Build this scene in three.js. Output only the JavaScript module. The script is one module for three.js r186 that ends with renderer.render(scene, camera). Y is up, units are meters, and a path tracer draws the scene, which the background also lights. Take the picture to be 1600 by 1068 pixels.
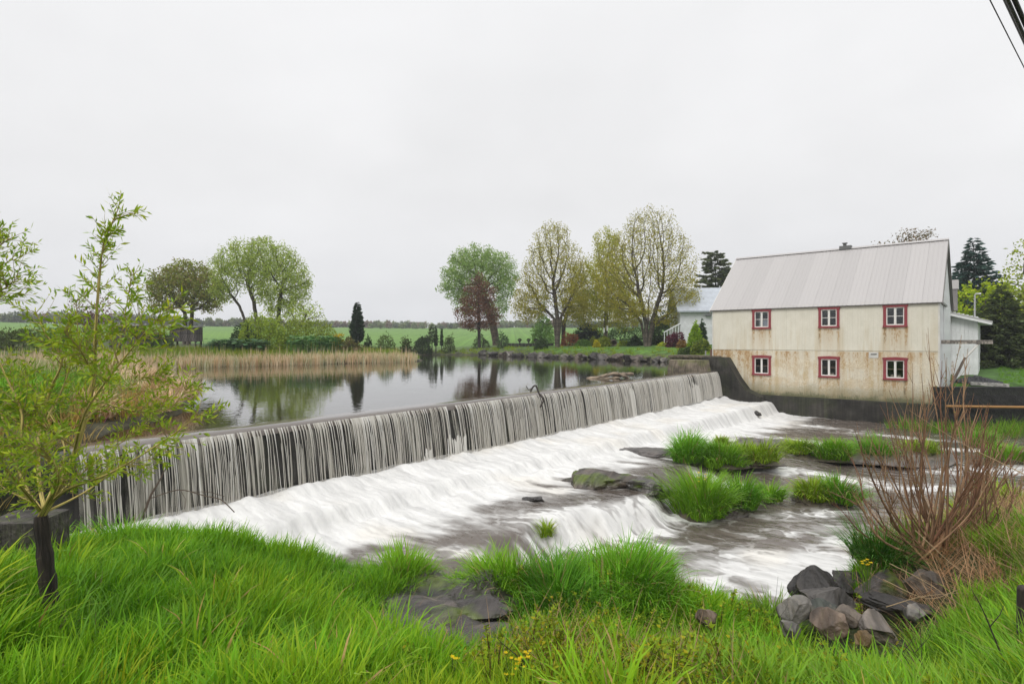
import * as THREE from 'three';

// ---------------------------------------------------------------- camera, sky, sun, exposure
const EYE = 1.7;                                            // metres above the pond, whose surface is y = 0
const camera = new THREE.PerspectiveCamera(61.93, 1600 / 1068, 0.1, 6000);
camera.position.set(0, EYE, 0);
camera.lookAt(0, EYE, -10);
const scene = new THREE.Scene();
const renderer = new THREE.WebGLRenderer({ antialias: true });
renderer.toneMapping = THREE.LinearToneMapping;
renderer.toneMappingExposure = 1.0;
renderer.shadowMap.enabled = true;

// ---------------------------------------------------------------- random numbers and noise
function rng(seed) {
  let a = seed >>> 0;
  return () => { a |= 0; a = a + 0x6D2B79F5 | 0; let t = Math.imul(a ^ a >>> 15, 1 | a); t = t + Math.imul(t ^ t >>> 7, 61 | t) ^ t; return ((t ^ t >>> 14) >>> 0) / 4294967296; };
}
const TAB = new Float32Array(65536); { const r = rng(77); for (let i = 0; i < 65536; i++) TAB[i] = r() * 2 - 1; }
function vnoise(x, y) {
  const xi = Math.floor(x), yi = Math.floor(y); let fx = x - xi, fy = y - yi;
  fx = fx * fx * fx * (fx * (fx * 6 - 15) + 10); fy = fy * fy * fy * (fy * (fy * 6 - 15) + 10);
  const a = (xi & 255) | ((yi & 255) << 8), b = ((xi + 1) & 255) | ((yi & 255) << 8), c = (xi & 255) | (((yi + 1) & 255) << 8), d = ((xi + 1) & 255) | (((yi + 1) & 255) << 8);
  const p = TAB[a] + (TAB[b] - TAB[a]) * fx, q = TAB[c] + (TAB[d] - TAB[c]) * fx;
  return p + (q - p) * fy;
}
function fbm(x, y, o = 4) { let s = 0, a = 0.5, f = 1; for (let i = 0; i < o; i++) { s += a * vnoise(x * f + i * 17.3, y * f + i * 9.1); f *= 2.03; a *= 0.5; } return s; }
const clamp = (x, a = 0, b = 1) => x < a ? a : x > b ? b : x;
const sst = (a, b, x) => { const t = clamp((x - a) / (b - a)); return t * t * (3 - 2 * t); };
const mix = (a, b, t) => a + (b - a) * t;
const V = (x, y, z) => new THREE.Vector3(x, y, z);

// overcast sky, a little brighter towards the zenith, with faint cloud relief
{
  const W = 1024, Hh = 512, d = new Float32Array(W * Hh * 4);
  for (let j = 0; j < Hh; j++) for (let i = 0; i < W; i++) {
    const el = ((j + .5) / Hh - .5) * Math.PI, az = ((i + .5) / W - .5) * 2 * Math.PI;
    const s = Math.max(0, Math.sin(el)), c = Math.cos(el);
    const qx = Math.cos(az) * c / (s + .35), qy = Math.sin(az) * c / (s + .35);
    const n = fbm(qx * 1.6 + 31, qy * 1.6 + 7, 5) + .5 * fbm(qx * .5 + 3, qy * .5 + 70, 3);
    const L = (0.82 + 0.12 * sst(.05, .5, s) + 0.55 * sst(.45, 1, s)) * (1 + .12 * n);
    const k = (j * W + i) * 4, warm = sst(0, .3, s);
    d[k] = L * mix(.962, .985, warm); d[k + 1] = L * mix(.972, .988, warm); d[k + 2] = L * mix(1.0, 1.0, warm); d[k + 3] = 1;
  }
  const t = new THREE.DataTexture(d, W, Hh, THREE.RGBAFormat, THREE.FloatType);
  t.mapping = THREE.EquirectangularReflectionMapping; t.magFilter = THREE.LinearFilter; t.needsUpdate = true;
  scene.background = t; scene.environment = t; scene.environmentIntensity = 1;
}
const sun = new THREE.DirectionalLight(new THREE.Color(1, .975, .93), 1.5);
sun.position.set(-22, 60, 25); sun.target.position.set(3, 0, -22);
sun.castShadow = true; sun.shadow.radius = 45; sun.shadow.mapSize.set(4096, 4096);
Object.assign(sun.shadow.camera, { left: -70, right: 70, top: 70, bottom: -70, near: 1, far: 260 });
scene.add(sun, sun.target);
scene.fog = new THREE.FogExp2(0xe8ebf0, 0.0007);

// ---------------------------------------------------------------- names and tags
const taken = {};
function numbered(n) { const k = taken[n] = (taken[n] ?? -1) + 1; return k ? `${n}_${String(k).padStart(3, '0')}` : n; }
function tag(o, label, category, group) { o.userData.label = label; o.userData.category = category; if (group) o.userData.group = group; return o; }
function kind(o, k) { o.userData.kind = k; return o; }
function thing(name, label, category, pos = [0, 0, 0], turn = 0, group) {
  const g = new THREE.Group(); g.name = numbered(name); g.position.set(...pos); g.rotation.y = turn; scene.add(g); return tag(g, label, category, group);
}
function put(name, geo, mat, parent = scene) {
  const m = new THREE.Mesh(geo, mat); m.name = parent === scene ? numbered(name) : name; m.castShadow = m.receiveShadow = true; parent.add(m); return m;
}

// ---------------------------------------------------------------- mesh builder
class MB {
  constructor() { this.p = []; this.c = []; this.u = []; this.i = []; this.col = null; }
  v(x, y, z, u = 0, w = 0) { this.p.push(x, y, z); this.u.push(u, w); if (this.col) this.c.push(...this.col); return this.p.length / 3 - 1; }
  tri(a, b, c) { this.i.push(a, b, c); }
  quad(a, b, c, d) { this.i.push(a, b, c, a, c, d); }
  // box by centre and size, turned about y, with small chamfers when bev > 0; uv in metres
  box(cx, cy, cz, sx, sy, sz, ry = 0, rz = 0, rx = 0) {
    const e = new THREE.Euler(rx, ry, rz, 'YXZ'), q = new THREE.Quaternion().setFromEuler(e), h = [sx / 2, sy / 2, sz / 2];
    for (const [ax, s] of [[0, 1], [0, -1], [1, 1], [1, -1], [2, 1], [2, -1]]) {
      const b = (ax + 1) % 3, c = (ax + 2) % 3, ids = [];
      for (const [p, r] of [[-1, -1], [1, -1], [1, 1], [-1, 1]]) {
        const t = [0, 0, 0]; t[ax] = s * h[ax]; t[b] = p * h[b] * s; t[c] = r * h[c];
        const w = V(...t).applyQuaternion(q);
        const uu = ax === 0 ? t[2] : t[0], vv = ax === 1 ? t[2] : t[1];
        ids.push(this.v(cx + w.x, cy + w.y, cz + w.z, uu, vv));
      }
      this.quad(...ids);
    }
    return this;
  }
  tube(pts, rad, sides = 6, cap = true) {
    const n = pts.length, r = k => Array.isArray(rad) ? rad[k] : rad; let up = V(.31, .12, .94), first = null, prev = null, len = 0;
    for (let k = 0; k < n; k++) {
      const a = pts[Math.max(0, k - 1)], b = pts[Math.min(n - 1, k + 1)], t = b.clone().sub(a).normalize();
      if (Math.abs(t.dot(up)) > .97) up = V(.9, .3, -.1);
      const x = up.clone().cross(t).normalize(), y = t.clone().cross(x); up = y.clone(); const ring = [];
      if (k) len += pts[k].distanceTo(pts[k - 1]);
      for (let s = 0; s < sides; s++) { const an = s / sides * Math.PI * 2, c = Math.cos(an) * r(k), d = Math.sin(an) * r(k), q = pts[k]; ring.push(this.v(q.x + x.x * c + y.x * d, q.y + x.y * c + y.y * d, q.z + x.z * c + y.z * d, s / sides, len)); }
      if (prev) for (let s = 0; s < sides; s++) { const e = (s + 1) % sides; this.quad(prev[s], prev[e], ring[e], ring[s]); }
      prev = ring; first = first || ring;
    }
    if (cap) for (const [ring, q, f] of [[first, pts[0], 1], [prev, pts[n - 1], 0]]) { const c = this.v(q.x, q.y, q.z); for (let s = 0; s < sides; s++) { const e = (s + 1) % sides; f ? this.tri(c, ring[e], ring[s]) : this.tri(c, ring[s], ring[e]); } }
    return this;
  }
  // pointed leaf of two triangles: from q along unit d, widened along unit w
  leaf(q, d, w, L, W) {
    const a = this.v(q.x, q.y, q.z), b = this.v(q.x + d.x * L * .45 + w.x * W, q.y + d.y * L * .45 + w.y * W, q.z + d.z * L * .45 + w.z * W),
      c = this.v(q.x + d.x * L, q.y + d.y * L, q.z + d.z * L), e = this.v(q.x + d.x * L * .45 - w.x * W, q.y + d.y * L * .45 - w.y * W, q.z + d.z * L * .45 - w.z * W);
    this.quad(a, b, c, e);
  }
  geo(flat = false) {
    let g = new THREE.BufferGeometry();
    g.setAttribute('position', new THREE.Float32BufferAttribute(this.p, 3)); g.setAttribute('uv', new THREE.Float32BufferAttribute(this.u, 2));
    if (this.c.length) g.setAttribute('color', new THREE.Float32BufferAttribute(this.c, 3));
    g.setIndex(this.p.length / 3 > 65535 ? new THREE.Uint32BufferAttribute(this.i, 1) : new THREE.Uint16BufferAttribute(this.i, 1));
    if (flat) g = g.toNonIndexed();
    g.computeVertexNormals(); return g;
  }
}
const std = (r, g, b, rough = .8, more = {}) => new THREE.MeshStandardMaterial({ color: new THREE.Color().setRGB(r, g, b), roughness: rough, ...more });
function tex(w, h, f, srgb = false, rep = true) {
  const d = new Uint8Array(w * h * 4);
  for (let j = 0; j < h; j++) for (let i = 0; i < w; i++) { const c = f((i + .5) / w, (j + .5) / h), k = (j * w + i) * 4; d[k] = clamp(c[0]) * 255; d[k + 1] = clamp(c[1]) * 255; d[k + 2] = clamp(c[2]) * 255; d[k + 3] = c[3] === undefined ? 255 : clamp(c[3]) * 255; }
  const t = new THREE.DataTexture(d, w, h); if (srgb) t.colorSpace = THREE.SRGBColorSpace;
  t.magFilter = THREE.LinearFilter; t.minFilter = THREE.LinearFilter; t.wrapS = t.wrapT = rep ? THREE.RepeatWrapping : THREE.ClampToEdgeWrapping; t.needsUpdate = true; return t;
}
const toS = c => c <= .0031308 ? 12.92 * c : 1.055 * Math.pow(c, 1 / 2.4) - .055;   // linear to sRGB for colour maps
// tiling grain, mean about 0.8: multiplies a material's own colour
const tileN = (u, v, f, o) => { let s = 0, a = .5; for (let k = 0; k < o; k++) { const P = f << k; const x = u * P, y = v * P, xi = Math.floor(x), yi = Math.floor(y); let fx = x - xi, fy = y - yi; fx = fx * fx * (3 - 2 * fx); fy = fy * fy * (3 - 2 * fy); const g = (m, n) => TAB[(((m % P) + P) % P * 31 + k * 977 + (((n % P) + P) % P) * 257) & 65535]; const p = mix(g(xi, yi), g(xi + 1, yi), fx), q = mix(g(xi, yi + 1), g(xi + 1, yi + 1), fx); s += a * mix(p, q, fy); a *= .55; } return s; };
const grainTex = tex(512, 512, (u, v) => { const n = .78 + .42 * tileN(u, v, 8, 6); return [n, n, n]; }, true);
const paintTex = tex(512, 512, (u, v) => { const n = .92 + .09 * tileN(u, v, 3, 7); return [n, n, n]; }, true);
const grainBump = tex(512, 512, (u, v) => { const n = .5 + .6 * tileN(u, v, 12, 6); return [n, n, n]; });
const barkTex = tex(256, 512, (u, v) => { const n = .72 + .5 * tileN(u * 1, v * .25, 16, 4) + .18 * tileN(u, v, 8, 4); return [n, n, n]; }, true);

// ---------------------------------------------------------------- plan of the place: x to the right, Z away from the camera (world z = -Z)
const at = (px, D) => (px - 800) / 890 * D;                 // bearing of a thing seen at that column, at distance D
const hy = (py, D) => EYE - (py - 534) / 890 * D;           // height of a thing seen at that row, at distance D
const DA = [-6.85, 9.06], DB = [12.68, 34.4], DL = Math.hypot(DB[0] - DA[0], DB[1] - DA[1]);
const du = [(DB[0] - DA[0]) / DL, (DB[1] - DA[1]) / DL], dn = [du[1], -du[0]];
const toUV = (x, Z) => [(x - DA[0]) * du[0] + (Z - DA[1]) * du[1], (x - DA[0]) * dn[0] + (Z - DA[1]) * dn[1]];
const toXZ = (u, v) => [DA[0] + du[0] * u + dn[0] * v, DA[1] + du[1] * u + dn[1] * v];
const uvP = (u, v, y) => { const [x, Z] = toXZ(u, v); return V(x, y, -Z); };
const ML = [12.25, 34.6], MR = [20.6, 27.5], MLEN = Math.hypot(MR[0] - ML[0], MR[1] - ML[1]);
const me = [(MR[0] - ML[0]) / MLEN, (MR[1] - ML[1]) / MLEN], mb = [-me[1], me[0]];    // along the mill's front, and back from it
const pond = [[-6.9, 9.15], [-7.7, 11], [-7.9, 13.6], [-9.3, 16.5], [-13, 21], [-19, 29], [-23.5, 36], [-22, 38], [-14, 44], [-8.8, 48.8], [-7.9, 51], [-9.2, 57], [-12, 68], [-13.5, 73], [-10, 76], [-4, 73.5], [-1, 68], [2.4, 63], [6.6, 57.5], [11, 50.5], [13.4, 46.5], [13.2, 40], [12.6, 36.6], [12.9, 34.6]];
const river = [[-6.85, 9.06], [12.68, 34.4], [12.9, 34.5], [13.4, 35.2], [21.4, 28.5], [22, 28], [30, 27.6], [70, 24.4], [70, 17], [13, 13.0], [9.5, 11.2], [7.6, 10.2], [5.7, 9.0], [4.5, 8.0], [3.4, 7.75], [2.4, 8.0], [.9, 8.3], [-1.4, 8.35], [-3.5, 8.7], [-5.4, 8.5]];
function sd(poly, x, z) {
  let d = 1e9, ins = false;
  for (let i = 0, j = poly.length - 1; i < poly.length; j = i++) {
    const [ax, az] = poly[j], [bx, bz] = poly[i], ex = bx - ax, ez = bz - az, t = clamp(((x - ax) * ex + (z - az) * ez) / (ex * ex + ez * ez)), qx = x - ax - ex * t, qz = z - az - ez * t;
    d = Math.min(d, qx * qx + qz * qz);
    if ((az > z) !== (bz > z) && x < (bx - ax) * (z - az) / (bz - az) + ax) ins = !ins;
  }
  d = Math.sqrt(d); return ins ? -d : d;
}
// river surface without waves, as height over the pond's surface
function footV(u) { return 2.0 + .045 * clamp(u, 0, 33); }          // where the second step ends
function ledge(u) { return 4.75 + .35 * Math.sin(u * .9) + .35 * fbm(u * .8, 3.3, 3); }
function riverY(u, v) {
  const uu = clamp(u, -2, 36), apron = -1.27 - .12 * clamp(v / 1.5) - .01 * uu, f = footV(uu);
  const up = -1.72 - .62 * sst(7, 31, uu), lo = -2.3 - .12 * sst(10, 32, uu);
  const L = ledge(u), w = mix(.75, 5, sst(11, 17, uu));
  const t = sst(L, L + w, v + .25 * fbm(u * 1.7, v * .8, 3));
  const body = mix(up - .02 * clamp(v - f, 0, 3), lo, t);
  return mix(apron, body, sst(f - .55, f - .02, v + .10 * fbm(u * 1.1, 9, 3)));
}
const bump2 = (x, Z, cx, cz, r) => Math.exp(-((x - cx) ** 2 + (Z - cz) ** 2) / (r * r));
function landNear(x, Z) {                                            // the bank the camera stands on
  const s = sd(river, x, Z);
  let h = -3.66 + .42 * sst(-.3, .9, s) + 1.0 * sst(.7, 5.4, s) + .40 * sst(4, 9.5, s);
  h += .42 * sst(-1.8, -4.2, x) * sst(.0, 1.2, s);                   // higher towards the tree
  h += .42 * bump2(x, Z, 6.2, 7.6, 1.9) + .25 * bump2(x, Z, 9.5, 9.2, 2.2) + .35 * sst(2, 4.5, x) * sst(5.4, 3.6, Z);
  h -= .3 * bump2(x, Z, -.65, 6.9, .9) + .42 * bump2(x, Z, 4.3, 6.9, 1.3) + .2 * bump2(x, Z, 1.6, 6.2, .8) + .42 * bump2(x, Z, 3.3, 5.0, 1.15) + .28 * bump2(x, Z, -.5, 5.5, 1.2) + .2 * bump2(x, Z, 1.6, 5.0, 1.2) + .22 * bump2(x, Z, 2.9, 6.6, 1.1);
  h += .10 * bump2(x, Z, -5.0, 7.6, .9);
  return EYE + h + .16 * fbm(x * 1.25, Z * 1.25, 4) * sst(0, .8, s);
}
function landUp(x, Z) {                                              // round the pond
  const s = Math.max(0, sd(pond, x, Z)), right = sst(-9, 2, x) * sst(36, 46, Z);
  const d = Math.hypot(x, Z);
  let h = .10 + .22 * sst(0, 2, s) + right * .5 * sst(0, 3, s) + .042 * Math.min(s, 40) + .036 * clamp(s - 40, 0, 240);
  h += .35 * fbm(x * .05, Z * .05, 3) * sst(2, 20, s) + .05 * fbm(x * .6, Z * .6, 3);
  return h - .02 * clamp(d - 330, 0, 1500);
}
function ground(x, Z) {
  const [u, v] = toUV(x, Z);
  // land
  let h = landUp(x, Z);
  const m = (x - MR[0]) * me[0] + (Z - MR[1]) * me[1], k = (x - MR[0]) * mb[0] + (Z - MR[1]) * mb[1];
  const yard = sst(-7, -1, m) * sst(30, 12, k) * sst(-1.5, -.2, k + m * .85 + .2);      // lower yard by the mill's gable
  h = mix(h, -.42 + .02 * Math.max(0, k), yard);
  const low = landNear(x, Z), near = Z < 17.5 + Math.max(0, x - 10) * .12 ? sst(-1.4, .5, v) : 0;
  h = mix(h, low, near);
  // cut the pond and the river
  const sp = sd(pond, x, Z), sr = sd(river, x, Z);
  if (v < .4 && sp < 1.2) h = mix(-.75, h, sst(-.9, .25, sp));
  if (sr < .35 && v > .1) { const r = riverY(u, v) - .5; h = mix(r, Math.max(h, r), sst(-.7, .3, sr)); }
  if (v > -.7 && v < .6 && u > -.6 && u < 32.5) h = Math.min(h, -.5 - 1.4 * sst(-.7, .2, v));
  if (m > -MLEN + .5 && m < .3 && k > -.3 && k < 8.6) h = Math.min(h, -1.5);
  return h;
}

// ---------------------------------------------------------------- ground: one sheet, fine near the camera
const matGround = std(1, 1, 1, .95, { vertexColors: true, map: grainTex, bumpMap: grainBump, bumpScale: .03 });
{
  const NX = 440, NZ = 440, b = new MB(), warp = (t, k, s) => s * Math.sinh(k * t);
  const zs = [], xs = [];
  for (let i = 0; i <= NX; i++) xs.push(warp(i / NX * 2 - 1, 7.2, 2.2));
  for (let j = 0; j <= NZ; j++) { const t = j / NZ; zs.push(t < .06 ? -1700 * Math.pow((.06 - t) / .06, 2.5) + 1.0 : 1 + warp((t - .06) / .94, 6.1, 6.2)); }
  for (let j = 0; j <= NZ; j++) for (let i = 0; i <= NX; i++) {
    const x = xs[i], Z = zs[j], y = ground(x, Z), [u, v] = toUV(x, Z), sp = sd(pond, x, Z), sr = sd(river, x, Z);
    const n = fbm(x * .35, Z * .35, 4), n2 = fbm(x * 2.1, Z * 2.1, 3);
    let c = [.055 + .02 * n2, .075 + .03 * n2, .022];                 // damp soil and roots under tall grass
    if (v < 0 || Z > 18) {
      const lawn = [.105 + .02 * n, .235 + .035 * n, .026], rough = [.10 + .03 * n, .13 + .03 * n, .04];
      const nf = fbm(x * .018, Z * .03, 3), fld = [.175 + .03 * nf, .345 + .045 * nf, .05];
      const isLawn = sst(-4, 4, x) * sst(40, 48, Z) * sst(1.2, 2.4, sp + n);
      const isField = sst(34, 60, Math.hypot(x, Z) - 40 + 5 * n);
      c = rough.map((q, k) => mix(mix(q, lawn[k], isLawn), fld[k], isField));
      const edge = sst(1.4, .2, sp + .5 * n); c = c.map((q, k) => mix(q, [.09, .075, .05][k], edge * .8));
      if (x > 18 && Z < 60) c = [.085 + .02 * n, .20 + .04 * n, .025];
    } else {
      const mud = bump2(x, Z, -.65, 6.9, 1.5) + sst(.7, 0, sr) * .8; c = c.map((q, k) => mix(q, [.075, .06, .052][k], clamp(mud)));
    }
    b.col = c; b.v(x, y, -Z, x * .33, Z * .33);
  }
  const w = NX + 1;
  for (let j = 0; j < NZ; j++) for (let i = 0; i < NX; i++) { const a = j * w + i; b.quad(a, a + 1, a + w + 1, a + w); }
  kind(put('ground', b.geo(), matGround), 'structure');
}

// ---------------------------------------------------------------- pond
{
  const rip = tex(1024, 1024, (u, v) => { const n = .5 + .35 * tileN(u, v, 6, 4) + .2 * tileN(u * 1, v * 1, 40, 2); return [n, n, n]; });
  const m = new THREE.MeshPhysicalMaterial({ color: new THREE.Color().setRGB(.030, .026, .017), roughness: .02, ior: 1.8, bumpMap: rip, bumpScale: .004 });
  const b = new MB(); const e0 = toXZ(-1.2, -.25), e1 = toXZ(32.6, -.25);
  // strips that run back from the crest
  const N = 60;
  const q = [];
  for (let k = 0; k <= N; k++) {
    const t = k / N, x0 = mix(e0[0], e1[0], t), z0 = mix(e0[1], e1[1], t), x1 = mix(-75, 34, t), z1 = 96, row = [];
    for (let j = 0; j <= 30; j++) { const s = Math.pow(j / 30, 1.6), x = mix(x0, x1, s), z = mix(z0, z1, s); row.push(b.v(x, 0, -z, x * .22, z * .22)); }
    if (k) for (let j = 0; j < 30; j++) b.quad(q[k - 1][j], row[j], row[j + 1], q[k - 1][j + 1]);
    q.push(row);
  }
  kind(put('pond_water', b.geo(), m), 'structure');
}

// ---------------------------------------------------------------- river below the dam
// foam: matter on the water. Patches are where the photograph shows white water.
const foamSpots = [ // x, Z, radius along, radius across, heading (radians in plan, 0 = +x), strength
  [1.2, 11.4, 1.1, .5, .35, 1.0], [2.3, 12.0, 1.3, .45, .5, .95], [3.7, 12.7, 1.2, .32, .2, .75], [2.2, 11.0, 1.4, .35, .1, .5],
  [4.5, 10.0, 1.3, .7, .0, .95], [5.6, 10.4, 1.1, .6, -.2, .9], [4.9, 9.3, 1.2, .6, .1, .95], [3.6, 9.6, .9, .4, .2, .7], [6.6, 11.4, .8, .4, .5, .6],
  [7.2, 13.2, 1.2, .35, .1, .55], [6.0, 12.0, 1.4, .3, .2, .45], [7.7, 17.2, 1.7, .5, -.4, .9], [9.3, 16.6, 1.5, .4, -.3, .8], [6.3, 15.6, 1.2, .35, -.5, .7],
  [11.6, 15.6, 1.8, .5, -.1, .6], [15.8, 18, 2.4, .6, .1, .7], [11.2, 22.5, 2.0, .7, -.6, .8], [13.2, 20.0, 1.6, .5, -.5, .7], [9.6, 20.4, 1.2, .5, -.6, .8], [14.6, 27.4, 1.6, .5, -.7, .55], [16.6, 24.6, 2.0, .5, -.6, .5],
  [3.0, 13.9, .9, .12, .2, .7], [1.6, 13.5, .8, .12, .1, .6], [-1.0, 9.4, 1.2, .25, .2, .45], [10.6, 12.6, 1.5, .5, .2, .7], [17, 21.6, 2, .4, -.1, .6],
];
function foamAt(u, v, x, Z) {
  const f = footV(u);
  // flow-aligned streak noise: fine across, long downstream, bent a little
  const wv = v + .5 * fbm(u * .5, v * .35, 3), wu = u + .35 * fbm(u * .7 + 9, v * .45, 3);
  const st = fbm(wu * 2.6, wv * .9, 5), fine = fbm(u * 9, v * 4.2, 4), cell = 1 - Math.abs(fbm(x * 1.5 + .5 * fbm(x * 2, Z * 2, 3), Z * 1.9, 4)) * 3.2;
  let s = sst(f + 2.1 + .05 * u, f - .1, v + 1.5 * st + .5 * fine) * 1.25 * (1 - .55 * sst(0, 1, sst(f + 1.2, f + 2.4, v)));
  if (v < f + .3) s = 1.15;
  let p = 0;
  for (const [cx, cz, a, b2, h, k] of foamSpots) { const dx = x - cx, dz = Z - cz, c = Math.cos(h), sn = Math.sin(h), q = ((dx * c + dz * sn) / a) ** 2 + ((-dx * sn + dz * c) / b2) ** 2; if (q < 6) p = Math.max(p, k * Math.exp(-q * .8)); }
  const lace = sst(.35, .95, cell) * .55;
  const L = ledge(u), casc = sst(L + .1, L + .45, v) * sst(L + 1.5, L + .7, v) * sst(4.5, 5.6, u) * sst(11.5, 9.5, u) * (.42 + 1.5 * fbm(u * 9, v * 1.3, 4) + .25 * sst(5.6, 8.5, u));
  let t = Math.max(s + .25 * fine, p * (.95 + .9 * st + .5 * fine) + lace * p * 1.6, casc * 1.3 + .3 * fine * casc);
  t += .10 * sst(.5, 1.0, cell) + .10 * sst(.2, .6, fine);
  return clamp(t);
}
const RU = [-1.3, 34.5], RV = [.12, 27];
{
  const W = 2048, Hh = 2048, col = new Uint8Array(W * Hh * 4), oth = new Uint8Array(W * Hh * 4);
  for (let j = 0; j < Hh; j++) for (let i = 0; i < W; i++) {
    const u = mix(RU[0], RU[1], (i + .5) / W), v = mix(RV[0], RV[1], (j + .5) / Hh), [x, Z] = toXZ(u, v), k = (j * W + i) * 4;
    let f = foamAt(u, v, x, Z); const ft = f * f * (3 - 2 * f);
    const grain = fbm(u * 16, v * 7, 3), cream = sst(.1, .5, fbm(u * .6, v * .6, 3)) * .6, low = fbm(u * .45 + 3, v * .4, 3);
    const fa = .655 + .11 * fbm(u * 14, v * 2.6, 3) + .13 * fbm(u * 5, v * 1.1, 3), wa = [.105 + .035 * low, .086 + .03 * low, .072 + .024 * low];
    const fc = [fa, fa * mix(.99, .95, cream), fa * mix(.965, .86, cream)];
    for (let c = 0; c < 3; c++) col[k + c] = clamp(toS(mix(wa[c], fc[c], ft))) * 255;
    col[k + 3] = oth[k + 3] = 255;
    oth[k] = clamp(.5 + .55 * fbm(u * 5.5, v * 3.6, 5) * mix(1, .9, ft) + .16 * ft * fbm(u * 22, v * 8, 2)) * 255;     // bump in red
    oth[k + 1] = mix(.16, .85, ft) * 255; oth[k + 2] = oth[k];
  }
  const mk = (d, s) => { const t = new THREE.DataTexture(d, W, Hh); if (s) t.colorSpace = THREE.SRGBColorSpace; t.magFilter = t.minFilter = THREE.LinearFilter; t.needsUpdate = true; return t; };
  const tc = mk(col, true), to = mk(oth, false), tb = mk(oth.map((q, k) => k % 4 === 1 ? oth[k - 1] : q), false);
  const m = new THREE.MeshPhysicalMaterial({ map: tc, roughnessMap: to, roughness: 1, ior: 1.4, bumpMap: tb, bumpScale: .05 });
  const b = new MB(), NU = 560, NV = 400, fu = t => mix(t, t * t, .55), fv = t => mix(t, t * t, .62);
  for (let j = 0; j <= NV; j++) for (let i = 0; i <= NU; i++) {
    const u = mix(RU[0], RU[1], fu(i / NU)), v = mix(RV[0], RV[1], fv(j / NV)), [x, Z] = toXZ(u, v), f = foamAt(u, v, x, Z), ft = footV(u);
    const lg = ledge(u), onL = sst(lg - .2, lg + .3, v) * sst(lg + 1.5, lg + .6, v) * sst(4, 5.4, u) * sst(13, 10, u);
    let y = riverY(u, v) + onL * (.16 * fbm(u * 2.6, v * 2.2, 3) + .05 * fbm(u * 9, v * 2, 2)) + .035 * fbm(u * 1.6, v * 1.1, 4) + .03 * f * fbm(u * 6, v * 3.3, 3);
    if (v < ft + .6) { // boiling water on the apron, thrown up at the foot of the fall and at the step
      const boil = fbm(u * 2.3, v * 2.0 + 5, 4);
      y += (.055 * boil + .03 * fbm(u * 7, v * 1.6, 3)) * sst(.1, .5, v) + .09 * Math.exp(-(((v - .55) / .28) ** 2)) * (.7 + 1.3 * fbm(u * 1.7, 4, 4)) + .06 * Math.exp(-(((v - ft - .15) / .22) ** 2)) * (1 + 1.5 * fbm(u * 3, 8, 3));
    }
    b.v(x, y, -Z, (u - RU[0]) / (RU[1] - RU[0]), (v - RV[0]) / (RV[1] - RV[0]));
  }
  const w = NU + 1;
  for (let j = 0; j < NV; j++) for (let i = 0; i < NU; i++) { const a = j * w + i; b.quad(a, a + 1, a + w + 1, a + w); }
  kind(put('river_water', b.geo(), m), 'structure');
}

// ---------------------------------------------------------------- dam, crest water, falling water
const concreteTex = tex(1024, 512, (u, v) => {
  const n = tileN(u, v, 6, 6), st = tileN(u * 1, v * .06, 64, 3), moss = sst(.05, .3, tileN(u, v, 4, 5) + .25 * st), q = .8 + .45 * n + .3 * st;
  const c = [q * mix(1, .78, moss * .5), q * mix(1, .9, moss * .5), q * mix(1, .62, moss * .5)]; return c.map(x => x * .82);
}, true);
const matDam = std(.085, .078, .072, .45, { map: concreteTex, bumpMap: grainBump, bumpScale: .04 });
const matConcrete = std(.33, .27, .20, .9, { map: concreteTex, bumpMap: grainBump, bumpScale: .03 });
const matConcreteDark = std(.075, .068, .055, .8, { map: concreteTex, bumpMap: grainBump, bumpScale: .04 });
{
  const dam = thing('dam', 'long dark concrete dam under the curtain of falling water', 'dam', [0, 0, 0]);
  const b = new MB(), prof = [[-.62, -3.2], [-.62, -.06], [-.5, -.03], [-.05, -.03], [.03, -.07], [.06, -.2], [.10, -3.3]], N = 96; let prev = null;
  for (let k = 0; k <= N; k++) {
    const u = mix(-1.5, 32.6, k / N), row = prof.map(([v, y], i) => { const p = uvP(u, v + (i > 3 && i < 6 ? .012 * fbm(u * 2, i, 2) : 0), y); return b.v(p.x, p.y, p.z, u * .25, (y + i * .1) * .25); });
    if (prev) for (let i = 0; i < row.length - 1; i++) b.quad(prev[i], row[i], row[i + 1], prev[i + 1]);
    prev = row;
  }
  put('wall', b.geo(), matDam, dam);
}
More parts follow.
